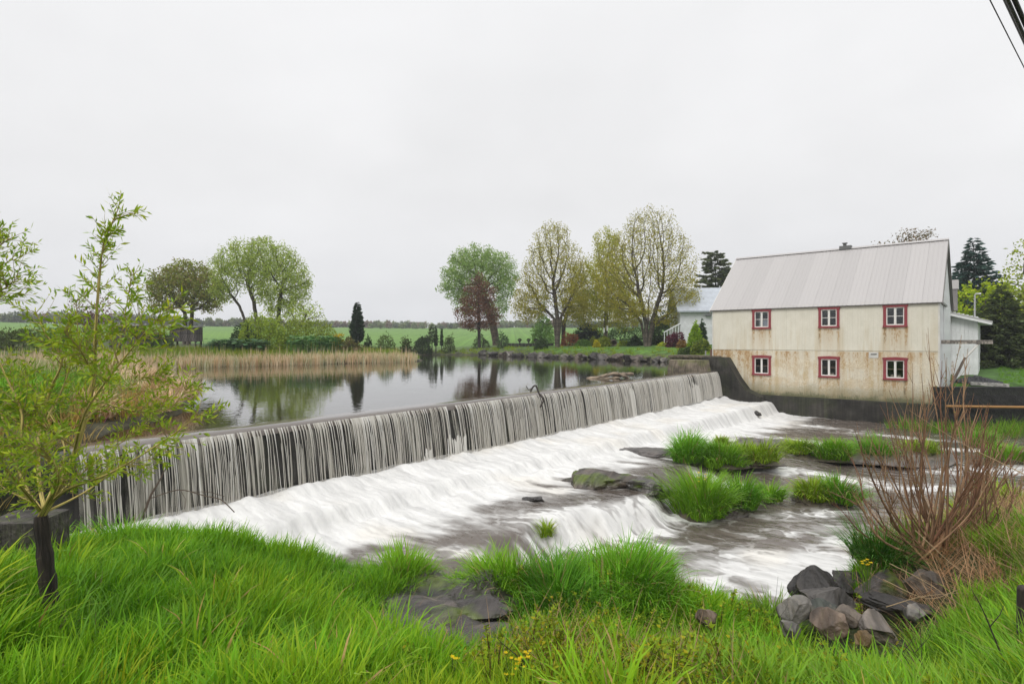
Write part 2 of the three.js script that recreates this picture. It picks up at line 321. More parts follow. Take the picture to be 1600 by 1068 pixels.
{
  // the sheet that slides over the crest, then strands that fall in an arc
  const fall = new THREE.Group(); fall.name = 'waterfall'; kind(fall, 'structure'); scene.add(fall);
  const lip = new MB(), lp = [[-.55, .004], [-.35, .007], [-.15, .004], [-.04, -.006], [.035, -.035], [.075, -.085], [.10, -.16]], N = 300; let prev = null;
  for (let k = 0; k <= N; k++) {
    const u = mix(-.15, 32.55, k / N), row = lp.map(([v, y], i) => { const p = uvP(u, v + .02 * fbm(u * 3, i * .3, 3) * (i > 2), y + .004 * fbm(u * 5, v * 4, 2)); return lip.v(p.x, p.y, p.z, u * .5, v); });
    if (prev) for (let i = 0; i < row.length - 1; i++) lip.quad(prev[i], row[i], row[i + 1], prev[i + 1]);
    prev = row;
  }
  put('crest_water', lip.geo(), new THREE.MeshPhysicalMaterial({ color: new THREE.Color().setRGB(.12, .10, .085), roughness: .10, ior: 1.7 }), fall);
  const r = rng(5), gapAt = u => { // dark places where little water falls; the photograph shows one wide notch near the far end
    return 1 - .97 * Math.exp(-(((u - 26.7) / .38) ** 2)); };
  const dens = u => mix(.50, 1.0, sst(4, 15, u));
  const drop = t => [.07 + .30 * Math.pow(t, .55), -.05 - 1.42 * t];
  const sheets = [new MB(), new MB(), new MB()];
  const strand = (b, u, w, amp, t0, t1, ph) => {
    const n = 11; let p0 = null, drift = (r() - .5) * .10, bul = .012 + w * .18;
    for (let k = 0; k <= n; k++) {
      const t = mix(t0, t1, k / n), [v, y] = drop(t), wob = .022 * fbm(ph, t * 2.3, 2) * t + drift * t * t, ww = w * (.45 + 1.0 * Math.abs(fbm(ph * 1.7 + 3, t * 3.1, 3)) + (t0 > 0 ? .2 : 1.5 * Math.exp(-t * 9))) * (k === n ? .8 : 1) * (t0 > 0 && k === 0 ? .2 : 1);
      const a = uvP(u + wob - ww, v + amp, y), c = uvP(u + wob, v + amp + bul, y), e = uvP(u + wob + ww, v + amp, y);
      const row = [b.v(a.x, a.y, a.z), b.v(c.x, c.y, c.z), b.v(e.x, e.y, e.z)];
      if (p0) { b.quad(p0[0], row[0], row[1], p0[1]); b.quad(p0[1], row[1], row[2], p0[2]); }
      p0 = row;
    }
  };
  let u = -.1;
  while (u < 32.5) {
    const clump = fbm(u * .9, 2.2, 3), d = dens(u);
    u += (.014 + .040 * r()) * mix(1.7, 1, d) * (1 - .3 * clump);
    if (r() > gapAt(u) || (r() > .72 + .22 * clump + .2 * d)) continue;
    const w = (.005 + .016 * r() * r() + .006 * Math.max(0, clump)) * mix(1, 1.15, d), k = r();
    strand(sheets[k < .36 ? 0 : k < .72 ? 1 : 2], u, w, (r() - .5) * .03, 0, 1, u * 13.1);
    if (r() < .5) strand(sheets[1], u + (r() - .5) * .08, .006 + .006 * r(), .02 * r(), .15 + .4 * r(), 1, u * 7.7);
  }
  // places where the fall strikes something and breaks into spray
  for (const [cu, wd, t0] of [[8.3, .45, .55], [7.2, .18, .72], [19.1, .22, .18], [26.3, .55, .30], [26.9, .5, .42]]) for (let k = 0; k < 26; k++) strand(sheets[2], cu + (r() + r() - 1) * wd, .014 + .02 * r(), .05 + .07 * r(), clamp(t0 + .22 * (r() - .3), .02, .9), 1, r() * 99);
  const wm = (a, b, c) => new THREE.MeshPhysicalMaterial({ color: new THREE.Color().setRGB(a, b, c), roughness: .42, transmission: .30, thickness: 0, ior: 1.33 });
  [[.56, .53, .47], [.68, .65, .59], [.80, .78, .73]].forEach((c, k) => put('falling_strands', sheets[k].geo(), wm(...c), fall));
  // thin film between the strands
  const film = new MB(); let pr = null;
  for (let k = 0; k <= 420; k++) { const uu = mix(-.1, 32.5, k / 420), row = []; for (let j = 0; j <= 8; j++) { const t = j / 8, [v, y] = drop(t), p = uvP(uu, v - .045 + .02 * fbm(uu * 2, t, 2), y); row.push(film.v(p.x, p.y, p.z, uu / 32.6, 1 - t)); } if (pr) for (let j = 0; j < 8; j++) film.quad(pr[j], row[j], row[j + 1], pr[j + 1]); pr = row; }
  const ft = tex(2048, 256, (a, v) => { const uu = a * 32.6, st = fbm(uu * 7, (1 - v) * .8, 4) + .5 * fbm(uu * 22, (1 - v) * 1.2, 3), al = sst(-.12, .55, st + .18 * fbm(uu * .9, 2.2, 3)) * .72 * mix(.75, 1, dens(uu)) * gapAt(uu); return [.86, .84, .79, al]; }, true, false);
  put('water_film', film.geo(), new THREE.MeshStandardMaterial({ map: ft, color: new THREE.Color().setRGB(.9, .9, .9), transparent: true, roughness: .4 }), fall);
}

// ---------------------------------------------------------------- the mill. Local axes: X along the front from its far corner, Y height over the pond, Z towards the river
const millTurn = Math.atan2(-(-me[1]), me[0]) * -1;   // turn about y that lays local X along the front
const mill = thing('mill', 'old cream sheet-clad water mill with grey metal roof and red window frames', 'mill', [ML[0], 0, -ML[1]], Math.atan2(me[1], me[0]));
const WB = -1.32, SEAM = 1.25, EAVE = 3.68, RIDGE = 7.22, MW = 9;
const winX = [[2.30, 3.32], [5.76, 6.76], [8.72, 9.73]], winY = [[-.21, .9], [2.45, 3.57]];
{
  // sheet cladding: cream paint, rust and dirt where the photograph shows them (under the windows, over the lower half, at the foot)
  const rz = rng(4);
  const rusty = []; for (let k = 0; k < 46; k++) rusty.push([rz() * 10.96, rz(), .06 + .22 * rz(), .6 + rz()]);
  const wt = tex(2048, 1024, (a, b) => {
    const x = a * 10.96, y = mix(WB, EAVE, b), lower = sst(SEAM + .01, SEAM - .01, y), n = fbm(x * 2.2, y * 2.2, 5), fine = fbm(x * 22, y * 9, 4), streak = fbm(x * 5.5, y * .35, 4), thin = fbm(x * 21, y * .6, 3);
    let c = [.685 + .05 * n + .03 * fine, .65 + .05 * n + .03 * fine, .545 + .05 * n + .03 * fine].map(q => q + .05 * thin);
    const blend = (col, k) => { k = clamp(k); for (let i = 0; i < 3; i++) c[i] = mix(c[i], col[i], k); };
    blend([.54, .45, .29], sst(-.12, .4, streak + .25 * n) * mix(.34, .6, lower) * sst(3.3, 1.3, y + .8 * n) * 1.3); blend([.50, .38, .21], mix(.25, 1, lower) * sst(1.7, .5, y + .7 * n) * sst(-.1, .35, n + .3 * fine) * .5);                    // tan washing
    blend([.60, .57, .47], sst(.1, .5, thin) * .35);
    let rust = 0;
    for (const [cx, ph, w, len] of rusty) { const dx = (x - cx) / w; if (Math.abs(dx) < 2.2) { const top = lower ? SEAM : mix(SEAM, EAVE, ph * .6), d = top - y; if (d > 0) rust = Math.max(rust, Math.exp(-dx * dx) * sst(0, .12, d) * Math.exp(-d / (len * 1.3)) * (lower ? .6 : 0) * (.5 + ph)); } }
    for (const [x0, x1] of winX) for (const [y0] of winY) for (const [ex, k] of [[x0 + .06, 1], [x1 - .06, .9], [(x0 + x1) / 2, .75]]) {
      const d = y0 - y, w = ex === (x0 + x1) / 2 ? .36 : .10; if (d > 0) rust = Math.max(rust, k * Math.exp(-(((x - ex) / w) ** 2)) * Math.exp(-d / 1.1) * (x0 > 8 ? 1.1 : .85));
    }
    rust += lower * .75 * sst(3.4, .2, x) * sst(-.2, .45, n + .2 * fine + .25 * (y - -.2));                // rustier by the weir
    rust *= .75 + .8 * clamp(.5 + .8 * fine + .6 * thin);
    blend([.46, .31, .145], rust * .85); blend([.36, .20, .075], sst(.5, 1.0, rust + .4 * fine) * .6);
    const pit = lower * sst(.34, .62, fbm(x * 30, y * 26, 3) + .42 * fbm(x * 1.6, y * 1.9, 3) + .14); blend([.74, .67, .52], pit * .75); blend([.36, .29, .18], lower * sst(.2, .42, fbm(x * 26 + 9, y * 22, 3)) * sst(.9, -1, y) * .55);
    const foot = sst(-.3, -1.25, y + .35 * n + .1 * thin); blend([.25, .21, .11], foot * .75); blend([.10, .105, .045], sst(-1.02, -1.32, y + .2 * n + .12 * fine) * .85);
    const dk = Math.max(Math.exp(-(((x - 9.62) / .05) ** 2)) * sst(-.2, -.3, y) * sst(-1.1, -.8, y), Math.exp(-(((x - 8.80) / .05) ** 2)) * sst(2.45, 2.4, y) * sst(1.5, 1.9, y) * .7, Math.exp(-(((x - 5.80) / .035) ** 2)) * sst(2.45, 2.4, y) * sst(1.4, 1.9, y) * .6); blend([.12, .10, .06], dk * .8 * (.6 + .8 * fine));
    return [toS(clamp(c[0])), toS(clamp(c[1])), toS(clamp(c[2]))];
  }, true, false);
  const rib = tex(256, 8, a => { const t = (a * 4) % 1, q = t < .07 ? 1 : t > .48 && t < .52 ? .35 : .12; return [q, q, q]; });
  const ribT = rib.clone(); ribT.repeat.set(10.96 / .92, 1); ribT.needsUpdate = true;
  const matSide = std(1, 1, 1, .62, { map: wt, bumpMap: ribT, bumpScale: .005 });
  const matTrimWhite = std(.74, .72, .66, .6, { map: paintTex }), matRed = std(.30, .045, .055, .6, { map: paintTex, bumpMap: grainBump, bumpScale: .004 }), matSash = std(.78, .76, .71, .5);
  const matGlass = new THREE.MeshPhysicalMaterial({ color: new THREE.Color().setRGB(.93, .95, .97), roughness: .04, transmission: 1, thickness: 0, ior: 1.5 });
  const matDarkIn = std(.26, .21, .15, .9);
  const panel = (x0, x1, y0, y1) => {
    const b = new MB(), g = .0012, z = .04; x0 += g; x1 -= g; y0 += g; y1 -= g;
    const f = (x, y, zz) => b.v(x, y, zz, x / 10.96, (y - WB) / (EAVE - WB));
    const A = f(x0, y0, z), B = f(x1, y0, z), C = f(x1, y1, z), D = f(x0, y1, z); b.quad(A, B, C, D);
    const a = f(x0, y0, 0), bb = f(x1, y0, 0), c = f(x1, y1, 0), d = f(x0, y1, 0); b.quad(a, A, D, d); b.quad(B, bb, c, C); b.quad(D, C, c, d); b.quad(a, bb, B, A);
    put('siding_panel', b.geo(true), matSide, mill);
  };
  const cols = [0, .77, 1.53, 2.30, 3.32, 4.13, 4.95, 5.76, 6.76, 7.74, 8.72, 9.73, 10.35, 10.96];
  for (let k = 0; k < cols.length - 1; k++) {
    const w = winX.some(q => q[0] === cols[k]);
    if (w) { panel(cols[k], cols[k + 1], WB, winY[0][0]); panel(cols[k], cols[k + 1], winY[0][1], SEAM); panel(cols[k], cols[k + 1], SEAM, winY[1][0]); panel(cols[k], cols[k + 1], winY[1][1], EAVE + .05); }
    else { panel(cols[k], cols[k + 1], WB, SEAM); panel(cols[k], cols[k + 1], SEAM, EAVE + .05); }
  }
  // timber frame wall behind the cladding, open at the windows
  const core = new MB(), zc = -.06, tc = .115;
  const cb = (x0, x1, y0, y1) => core.box((x0 + x1) / 2, (y0 + y1) / 2, zc, x1 - x0, y1 - y0, tc);
  const ys = [WB - .02, winY[0][0], winY[0][1], winY[1][0], winY[1][1], EAVE];
  for (let k = 0; k < 5; k++) { if (k % 2 === 0) cb(.01, 10.95, ys[k], ys[k + 1]); else { let p = .01; for (const [x0, x1] of winX) { cb(p, x0, ys[k], ys[k + 1]); p = x1; } cb(p, 10.95, ys[k], ys[k + 1]); } }
  core.box(5.5, (WB + EAVE) / 2, -MW + .1, 10.9, EAVE - WB, .12);
  core.box(5.5, SEAM, -MW / 2, 10.7, .15, MW - .4); core.box(5.5, WB + .02, -MW / 2, 10.7, .15, MW - .4);
  put('frame_wall', core.geo(), matDarkIn, mill);
  // windows
  for (let r2 = 0; r2 < 2; r2++) for (const [x0, x1] of winX) {
    const [y0, y1] = winY[r2], w = new THREE.Group(); w.name = 'window'; mill.add(w); const cx = (x0 + x1) / 2, t = .125;
    const f = new MB();
    f.box(x0 + t / 2, (y0 + y1) / 2, .055, t, y1 - y0, .09); f.box(x1 - t / 2, (y0 + y1) / 2, .055, t, y1 - y0, .09);
    f.box(cx, y0 + .045, .065, x1 - x0 + .03, .09, .115);
    // head board with a shallow point
    const hb = [[x0 - .025, y1 - .115], [x1 + .025, y1 - .115], [x1 + .035, y1 + .01], [cx, y1 + .045], [x0 - .035, y1 + .01]];
    const fr = hb.map(([x, y]) => f.v(x, y, .112, x, y)), bk = hb.map(([x, y]) => f.v(x, y, .0, x, y));
    f.tri(fr[0], fr[1], fr[2]); f.tri(fr[0], fr[2], fr[3]); f.tri(fr[0], fr[3], fr[4]); for (let k = 0; k < 5; k++) { const e = (k + 1) % 5; f.quad(fr[k], bk[k], bk[e], fr[e]); }
    put('frame', f.geo(true), matRed, w);
    const s = new MB(), a0 = x0 + t + .002, a1 = x1 - t - .002, b0 = y0 + .092, b1 = y1 - .117, sw = .046, m = .056;
    for (const [q0, q1] of [[a0, cx - .003], [cx + .003, a1]]) { s.box(q0 + sw / 2, (b0 + b1) / 2, .03, sw, b1 - b0, .045); s.box(q1 - sw / 2, (b0 + b1) / 2, .03, sw, b1 - b0, .045); s.box((q0 + q1) / 2, b0 + m / 2, .03, q1 - q0 - 2 * sw, m, .041); s.box((q0 + q1) / 2, b1 - m / 2, .03, q1 - q0 - 2 * sw, m, .041); }
    put('sash', s.geo(true), matSash, w);
    for (const [q0, q1] of [[a0 + sw, cx - .003 - sw], [cx + .003 + sw, a1 - sw]]) {
      const ym = (b0 + b1) / 2, bar = new MB(); bar.box((q0 + q1) / 2, ym, .03, q1 - q0, r2 ? .026 : .014, .03); put('glazing_bar', bar.geo(true), r2 ? matSash : std(.36, .28, .2, .8), w);
      for (const [p0, p1] of [[b0 + m, ym - .013], [ym + .013, b1 - m]]) { const g = new MB(); g.box((q0 + q1) / 2, (p0 + p1) / 2, .024, q1 - q0, p1 - p0, .004); put('pane', g.geo(true), matGlass, w); }
    }
    if (r2 && x0 < 3) { const cu = new MB(); for (let k = 0; k < 7; k++) cu.box(a1 - .30 + k * .04, b0 + .24, -.02 + .012 * (k % 2), .034, .34, .006); put('curtain', cu.geo(true), std(.3, .3, .32, .95), w); }
    if (!r2 && x0 > 5) { const cl = new MB(), rr = rng(x0 * 10); for (let k = 0; k < 7; k++) cl.box(mix(a0, a1, rr()), b0 + .05 + .04 * rr(), -.03, .07 + .06 * rr(), .10 + .1 * rr(), .05, rr() * 3); put('sill_clutter', cl.geo(true), std(.4, .33, .24, .9, { map: paintTex }), w); }
  }
  // seam flashing, corner boards, vent plate
  const sf = new MB(); sf.box(5.48, SEAM, .047, 10.96, .022, .016); put('seam_flashing', sf.geo(), std(.5, .47, .38, .6, { map: paintTex }), mill);
  for (const [x, z, w2] of [[-.03, .0, .06], [10.99, .0, .06]]) { const c = new MB(); c.box(x, (WB + EAVE) / 2, z, w2, EAVE - WB, .13); put('corner_board', c.geo(), matTrimWhite, mill); }
  const vp = new MB(); vp.box(8.30, 1.03, .052, .42, .30, .015); put('vent_plate', vp.geo(), std(.7, .69, .64, .6, { map: paintTex }), mill);
  const vs = new MB(); vs.box(8.31, 1.07, .064, .26, .045, .02, 0, .05); put('vent_slot', vs.geo(), std(.05, .045, .04, .9), mill);
  // roof: sheets with raised ribs
  const matRoof = std(.43, .41, .402, .5), hw = MW / 2, over = .22, pitch = Math.atan2(RIDGE - EAVE, hw);
  const slope = Math.hypot(RIDGE - EAVE, hw) + over, NS = 14, roofTones = [0, 1, 2].map(k => { const m = matRoof.clone(); m.color.multiplyScalar(1 - .03 * k); return m; });
  const x0r = -.14, x1r = 11.12, sw2 = (x1r - x0r) / NS;
  const sheet = new MB();
  { // cross-section of one sheet along X, swept down the slope (local Y up slope)
    const sec = [[0, 0], [.02, .011], [.045, .011], [.065, 0]]; const pts = []; for (let k = 0; k < 4; k++) for (const [a, h] of sec) pts.push([k * sw2 / 4 + a, h]); pts.push([sw2 - .004, 0]);
    let pr = null; for (const [a, h] of pts) { const q = [sheet.v(a, 0, h, a, 0), sheet.v(a, slope, h, a, slope), sheet.v(a, slope, -.02, a, slope), sheet.v(a, 0, -.02, a, 0)]; if (pr) for (let k = 0; k < 4; k++) sheet.quad(pr[k], q[k], q[(k + 1) % 4], pr[(k + 1) % 4]); else sheet.quad(q[0], q[1], q[2], q[3]); pr = q; } sheet.quad(pr[3], pr[2], pr[1], pr[0]);
  }
  const sg = sheet.geo(true);
  const roof = new THREE.Group(); roof.name = 'roof'; mill.add(roof);
  for (const side of [1, -1]) for (let k = 0; k < NS; k++) {
    const s = put('roof_sheet', sg, roofTones[(k * 7 + 3) % 3], roof);
    const bx = side > 0 ? x0r + k * sw2 : x0r + (k + 1) * sw2, ez = side > 0 ? over * Math.cos(pitch) : -MW - over * Math.cos(pitch), ey = EAVE + .07 - over * Math.sin(pitch);
    s.position.set(bx, ey, ez); s.rotation.order = 'YXZ'; s.rotation.y = side > 0 ? 0 : Math.PI; s.rotation.x = -(Math.PI / 2 - pitch);
  }
  const rc = new MB(); for (const sgn of [1, -1]) rc.box(5.49, RIDGE + .045, -hw + sgn * .1, 11.3, .014, .22, 0, 0, sgn * pitch * .8); put('ridge_cap', rc.geo(), matRoof, roof);
  const fas = new MB(); fas.box(5.49, EAVE - .085, over * .62, 11.24, .06, .03); put('fascia', fas.geo(), std(.12, .11, .10, .8), roof);
  for (const x of [-.155, 11.135]) for (const sgn of [1, -1]) { const b = new MB(), cl = slope; b.box(x, (EAVE + RIDGE) / 2 - .03 - over * Math.sin(pitch) / 2, -hw + sgn * (hw + over * Math.cos(pitch)) / 2, .03, .15, cl, 0, 0, sgn * pitch); put('barge_board', b.geo(), x > 5 ? std(.16, .15, .14, .7) : matTrimWhite, roof); }
  const ch = new MB(); ch.box(6.25, RIDGE + .09, -hw, .62, .22, .4); ch.box(6.2, RIDGE + .27, -hw, .16, .16, .16); ch.box(6.2, RIDGE + .37, -hw, .26, .04, .26); put('roof_vent', ch.geo(), std(.13, .13, .13, .6), roof);
  // gables of upright boards
  const matBoard = [0, 1, 2].map(k => std(.86 - .03 * k, .87 - .03 * k, .88 - .03 * k, .75, { map: paintTex, bumpMap: grainBump, bumpScale: .003 }));
  const NB = 36, bw = MW / NB;
  for (const [gx, sgn] of [[10.98, 1], [-.02, -1]]) for (let k = 0; k < NB; k++) {
    const z0 = -k * bw - .01, z1 = -(k + 1) * bw + .006, top = z => EAVE + (RIDGE - EAVE) * (1 - Math.abs((z + hw) / hw)) - .05, open = sgn > 0 && (k === 10 || k === 11);   // two boards stop at the open loading slot
    for (const [lo, hi] of open ? [[WB, 1.55], [3.6, 99]] : [[WB, 99]]) {
      const b = new MB(), p = (x, y, z) => b.v(x, y, z, z, y), X0 = gx, X1 = gx + sgn * .03, ya = Math.min(hi, top(z0)), yb = Math.min(hi, top(z1));
      const q = [p(X1, lo, z0), p(X1, lo, z1), p(X1, yb, z1), p(X1, ya, z0)], r2 = [p(X0, lo, z0), p(X0, lo, z1), p(X0, yb, z1), p(X0, ya, z0)];
      if (sgn > 0) b.quad(q[0], q[1], q[2], q[3]); else b.quad(q[3], q[2], q[1], q[0]);
      for (let e = 0; e < 4; e++) { const n = (e + 1) % 4; sgn > 0 ? b.quad(q[e], r2[e], r2[n], q[n]) : b.quad(q[n], r2[n], r2[e], q[e]); }
      put('gable_board', b.geo(true), matBoard[(k * 5 + 1) % 3], mill);
    }
  }
  // loading door slot, hoist beam and its brace on the near gable
  const trk = new MB(); trk.box(11.05, 3.64, -2.6, .07, .10, 3.6); put('door_track', trk.geo(), std(.25, .25, .25, .6), mill);
  const bm = new MB(); bm.box(11.9, 1.70, -1.05, 2.15, .19, .17); put('hoist_beam', bm.geo(), std(.40, .36, .31, .85, { map: barkTex }), mill);
  const br = new MB(); br.tube([V(12.45, 1.62, -1.05), V(11.9, .85, -.85)], .05, 6); put('beam_brace', br.geo(), std(.66, .65, .6, .7), mill);
  const pole = new MB(); pole.tube([V(11.95, .95, -.75), V(11.45, -.35, -.45), V(11.06, -1.45, -.2)], [.055, .07, .08], 7); put('leaning_pole', pole.geo(), std(.22, .17, .13, .9, { map: barkTex }), mill);
  const dr = new MB(); dr.box(11.03, -.1, -1.0, .03, 1.7, .9); put('lower_door', dr.geo(), std(.7, .71, .72, .7, { map: paintTex }), mill);
  const dp = new MB(); dp.box(-.12, .55, .05, .09, 1.4, .12); put('rusty_downpipe', dp.geo(), std(.16, .08, .06, .7), mill);
}
// the plinth the mill stands on and the stepped abutment at the weir
const mp = (s, back, y) => V(ML[0] + me[0] * s + mb[0] * back, y, -(ML[1] + me[1] * s + mb[1] * back));
function prismAlong(prof, s0, s1, b) { // outline in (back, height), swept along the front of the mill
  const f = prof.map(([q, y]) => { const p = mp(s0, q, y); return b.v(p.x, p.y, p.z, q, y); }), e = prof.map(([q, y]) => { const p = mp(s1, q, y); return b.v(p.x, p.y, p.z, q, y); });
  const n = prof.length; for (let k = 0; k < n; k++) { const m = (k + 1) % n, a = prof[k], c = prof[m]; const l = Math.hypot(c[0] - a[0], c[1] - a[1]); const P = [mp(s0, ...a), mp(s0, ...c), mp(s1, ...c), mp(s1, ...a)], uv = [[s0, 0], [s0, l], [s1, l], [s1, 0]].map(t => [t[0] * .2, (t[1] + a[1]) * .2]); const ids = P.map((p, i) => b.v(p.x, p.y, p.z, ...uv[i])); b.quad(...ids); }
  for (let k = 1; k < n - 1; k++) { b.tri(f[0], f[k], f[k + 1]); b.tri(e[0], e[k + 1], e[k]); }
}
{
  const b = new MB(); prismAlong([[-.16, -3.4], [-.16, -1.36], [-.13, -1.33], [8.9, -1.33], [8.9, -3.4]], .3, 11.05, b);
  tag(put('foundation_wall', b.geo(true), matConcreteDark), 'dark wet concrete foundation wall along the foot of the mill', 'wall');
  // abutment: level top, then a slope down along the mill front
  const ab = thing('weir_abutment', 'dark concrete abutment sloping down beside the mill at the end of the weir', 'abutment', [0, 0, 0]);
  const a = new MB(), pts = [[-.35, -3.3], [-.35, .80], [.95, .80], [1.05, .76], [1.75, -.45], [2.2, -1.05], [3.0, -1.42], [3.0, -3.3]];
  const fr = pts.map(([s, y]) => { const p = mp(s, -.95, y); return a.v(p.x, p.y, p.z, s * .25, y * .25); }), bk = pts.map(([s, y]) => { const p = mp(s, -.045, y); return a.v(p.x, p.y, p.z, s * .25, y * .25); });
  for (let k = 1; k < pts.length - 1; k++) { a.tri(fr[0], fr[k + 1], fr[k]); a.tri(bk[0], bk[k], bk[k + 1]); }
  for (let k = 0; k < pts.length; k++) { const m = (k + 1) % pts.length; const [q, w, e, t] = [mp(pts[k][0], -.95, pts[k][1]), mp(pts[m][0], -.95, pts[m][1]), mp(pts[m][0], -.045, pts[m][1]), mp(pts[k][0], -.045, pts[k][1])]; const ids = [q, w, e, t].map((p, i) => a.v(p.x, p.y, p.z, (i > 1 ? .25 : 0) + k, pts[i === 0 || i === 3 ? k : m][1] * .25)); a.quad(...ids); }
  put('sloping_wall', a.geo(true), matConcreteDark, ab);
  // warm concrete block on the pond side with a slab behind
  const cb = mp(-1.05, -1.15, 0), cq = new MB(), ct = Math.atan2(me[1], me[0]) * .45, co = Math.cos(ct), si = Math.sin(ct);
  { const P = (x, y, z, u, v) => cq.v(cb.x + x * co + z * si, y, cb.z - x * si + z * co, u * .3, v * .3), hw = 1.28, hd = .5, tp = .12;
    const c = [[-hw, hd], [hw, hd], [hw, -hd], [-hw, -hd]]; let d = 0;
    for (let k = 0; k < 4; k++) { const [ax, az] = c[k], [bx, bz] = c[(k + 1) % 4], l = Math.hypot(bx - ax, bz - az), f = 1 - tp; cq.quad(P(ax * 1.04, -.4, az * 1.1, d, -.4), P(bx * 1.04, -.4, bz * 1.1, d + l, -.4), P(bx * f, .6, bz * f, d + l, .6), P(ax * f, .6, az * f, d, .6)); cq.quad(P(ax * f, .6, az * f, d, .6), P(bx * f, .6, bz * f, d + l, .6), P(bx * f * .97, .625, bz * f * .93, d + l, .63), P(ax * f * .97, .625, az * f * .93, d, .63)); d += l; }
    cq.quad(...c.map(([x, z]) => P(x * (1 - tp) * .97, .625, z * (1 - tp) * .93, x, z))); }
  put('capping_block', cq.geo(true), matConcrete, ab);
  const sl = new MB(), sc = mp(-1.1, .3, .84); sl.box(sc.x, sc.y - .04, sc.z, 3.2, .13, 1.6, Math.atan2(me[1], me[0])); sl.box(sc.x, sc.y - .9, sc.z, 3.0, 1.6, 1.4, Math.atan2(me[1], me[0])); put('slab', sl.geo(), matConcrete, ab);
  const st = new MB(), sp = mp(-.35, -.35, .9); st.box(sp.x, sp.y + .12, sp.z, .06, .3, .06); put('iron_post', st.geo(), std(.3, .3, .3, .6), ab);
}
// ---------------------------------------------------------------- wing behind the mill's near gable
{
  const g = thing('rear_wing', 'small white boarded wing with low grey roof behind the mill gable', 'building', [ML[0], 0, -ML[1]], Math.atan2(me[1], me[0]));
  const wm = [0, 1, 2].map(k => std(.88 - .025 * k, .885 - .025 * k, .89 - .025 * k, .75, { map: paintTex, bumpMap: grainBump, bumpScale: .003 })), x0 = 8.2, x1 = 12.25, zf = -MW - .06;
  const core = new MB(); core.box((x0 + x1) / 2, .9, zf - 4.6, x1 - x0 - .08, 4.4, 9.0); put('core_wall', core.geo(), wm[2], g);
  for (let k = 0; k < 9; k++) { const b = new MB(), w = .2, x = x1 - .1 - k * w; b.box(x, .95 + .06 * k * .5, zf, w - .008, 4.5 + .06 * k, .04); put('wall_board', b.geo(true), wm[k % 3], g); }
  for (let k = 0; k < 44; k++) { const b = new MB(), w = .2; b.box(x1 + .0, .95, zf - .12 - k * w, .04, 4.5, w - .008); put('wall_board', b.geo(true), wm[(k * 2) % 3], g); }
  const r = new MB(); r.box(10.35, 3.66, zf - 4.35, 5.4, .10, 9.6, 0, -.30); put('roof', r.geo(), std(.52, .51, .50, .55, { map: paintTex }), g);
  const f = new MB(); f.box(10.35, 3.55, zf + .42, 5.36, .14, .05, 0, -.30); put('fascia', f.geo(), std(.78, .78, .78, .6), g);
  const sf = new MB(); sf.box(12.55, 2.83, zf - 4.35, .55, .03, 9.4, 0, -.05); put('soffit', sf.geo(), std(.6, .6, .6, .7), g);
  const c = new MB(); c.box(11.12, 4.45, zf - .75, .34, 1.7, .5); put('chimney', c.geo(), std(.27, .255, .25, .8, { map: paintTex }), g);
  const cc = new MB(); cc.box(11.12, 5.2, zf - .75, .46, .55, .62, 0, .0); put('chimney_hood', cc.geo(), std(.5, .48, .47, .6), g);
  const pp = new MB(); pp.tube([V(12.1, 3.0, zf - 1.2), V(12.1, 4.5, zf - 1.2), V(12.16, 4.62, zf - 1.2), V(12.4, 4.62, zf - 1.2)], .045, 6); put('vent_pipe', pp.geo(), std(.55, .56, .57, .4, { metalness: .6 }), g);
}
// retaining wall right of the mill, rail, gravel, kerb board
{
  const w = new MB(); const y1 = -.46; w.box(26.6, (y1 - 3.4) / 2, -27.45, 12.4, y1 + 3.4, .5, .015); w.box(40, (y1 - 3.4) / 2, -27.2, 14.5, y1 + 3.4, .5, .02);
  tag(put('retaining_wall', w.geo(), std(.035, .034, .034, .85, { map: concreteTex, bumpMap: grainBump, bumpScale: .03 })), 'black stained retaining wall right of the mill below the spruce', 'wall');
  const p = new MB(); p.tube([V(20.55, -1.34, -26.9), V(24, -1.38, -26.9), V(30, -1.43, -26.7)], .065, 7);
  const rail = thing('pipe_rail', 'long orange-brown pipe running level in front of the black wall', 'pipe'); put('pipe', p.geo(), std(.42, .22, .07, .6, { map: paintTex }), rail);
  for (const x of [22.2, 25.6, 28.8]) { const s = new MB(); s.box(x, -1.42, -27.05, .06, .10, .36); put('bracket', s.geo(), std(.1, .09, .08, .7), rail); }
}
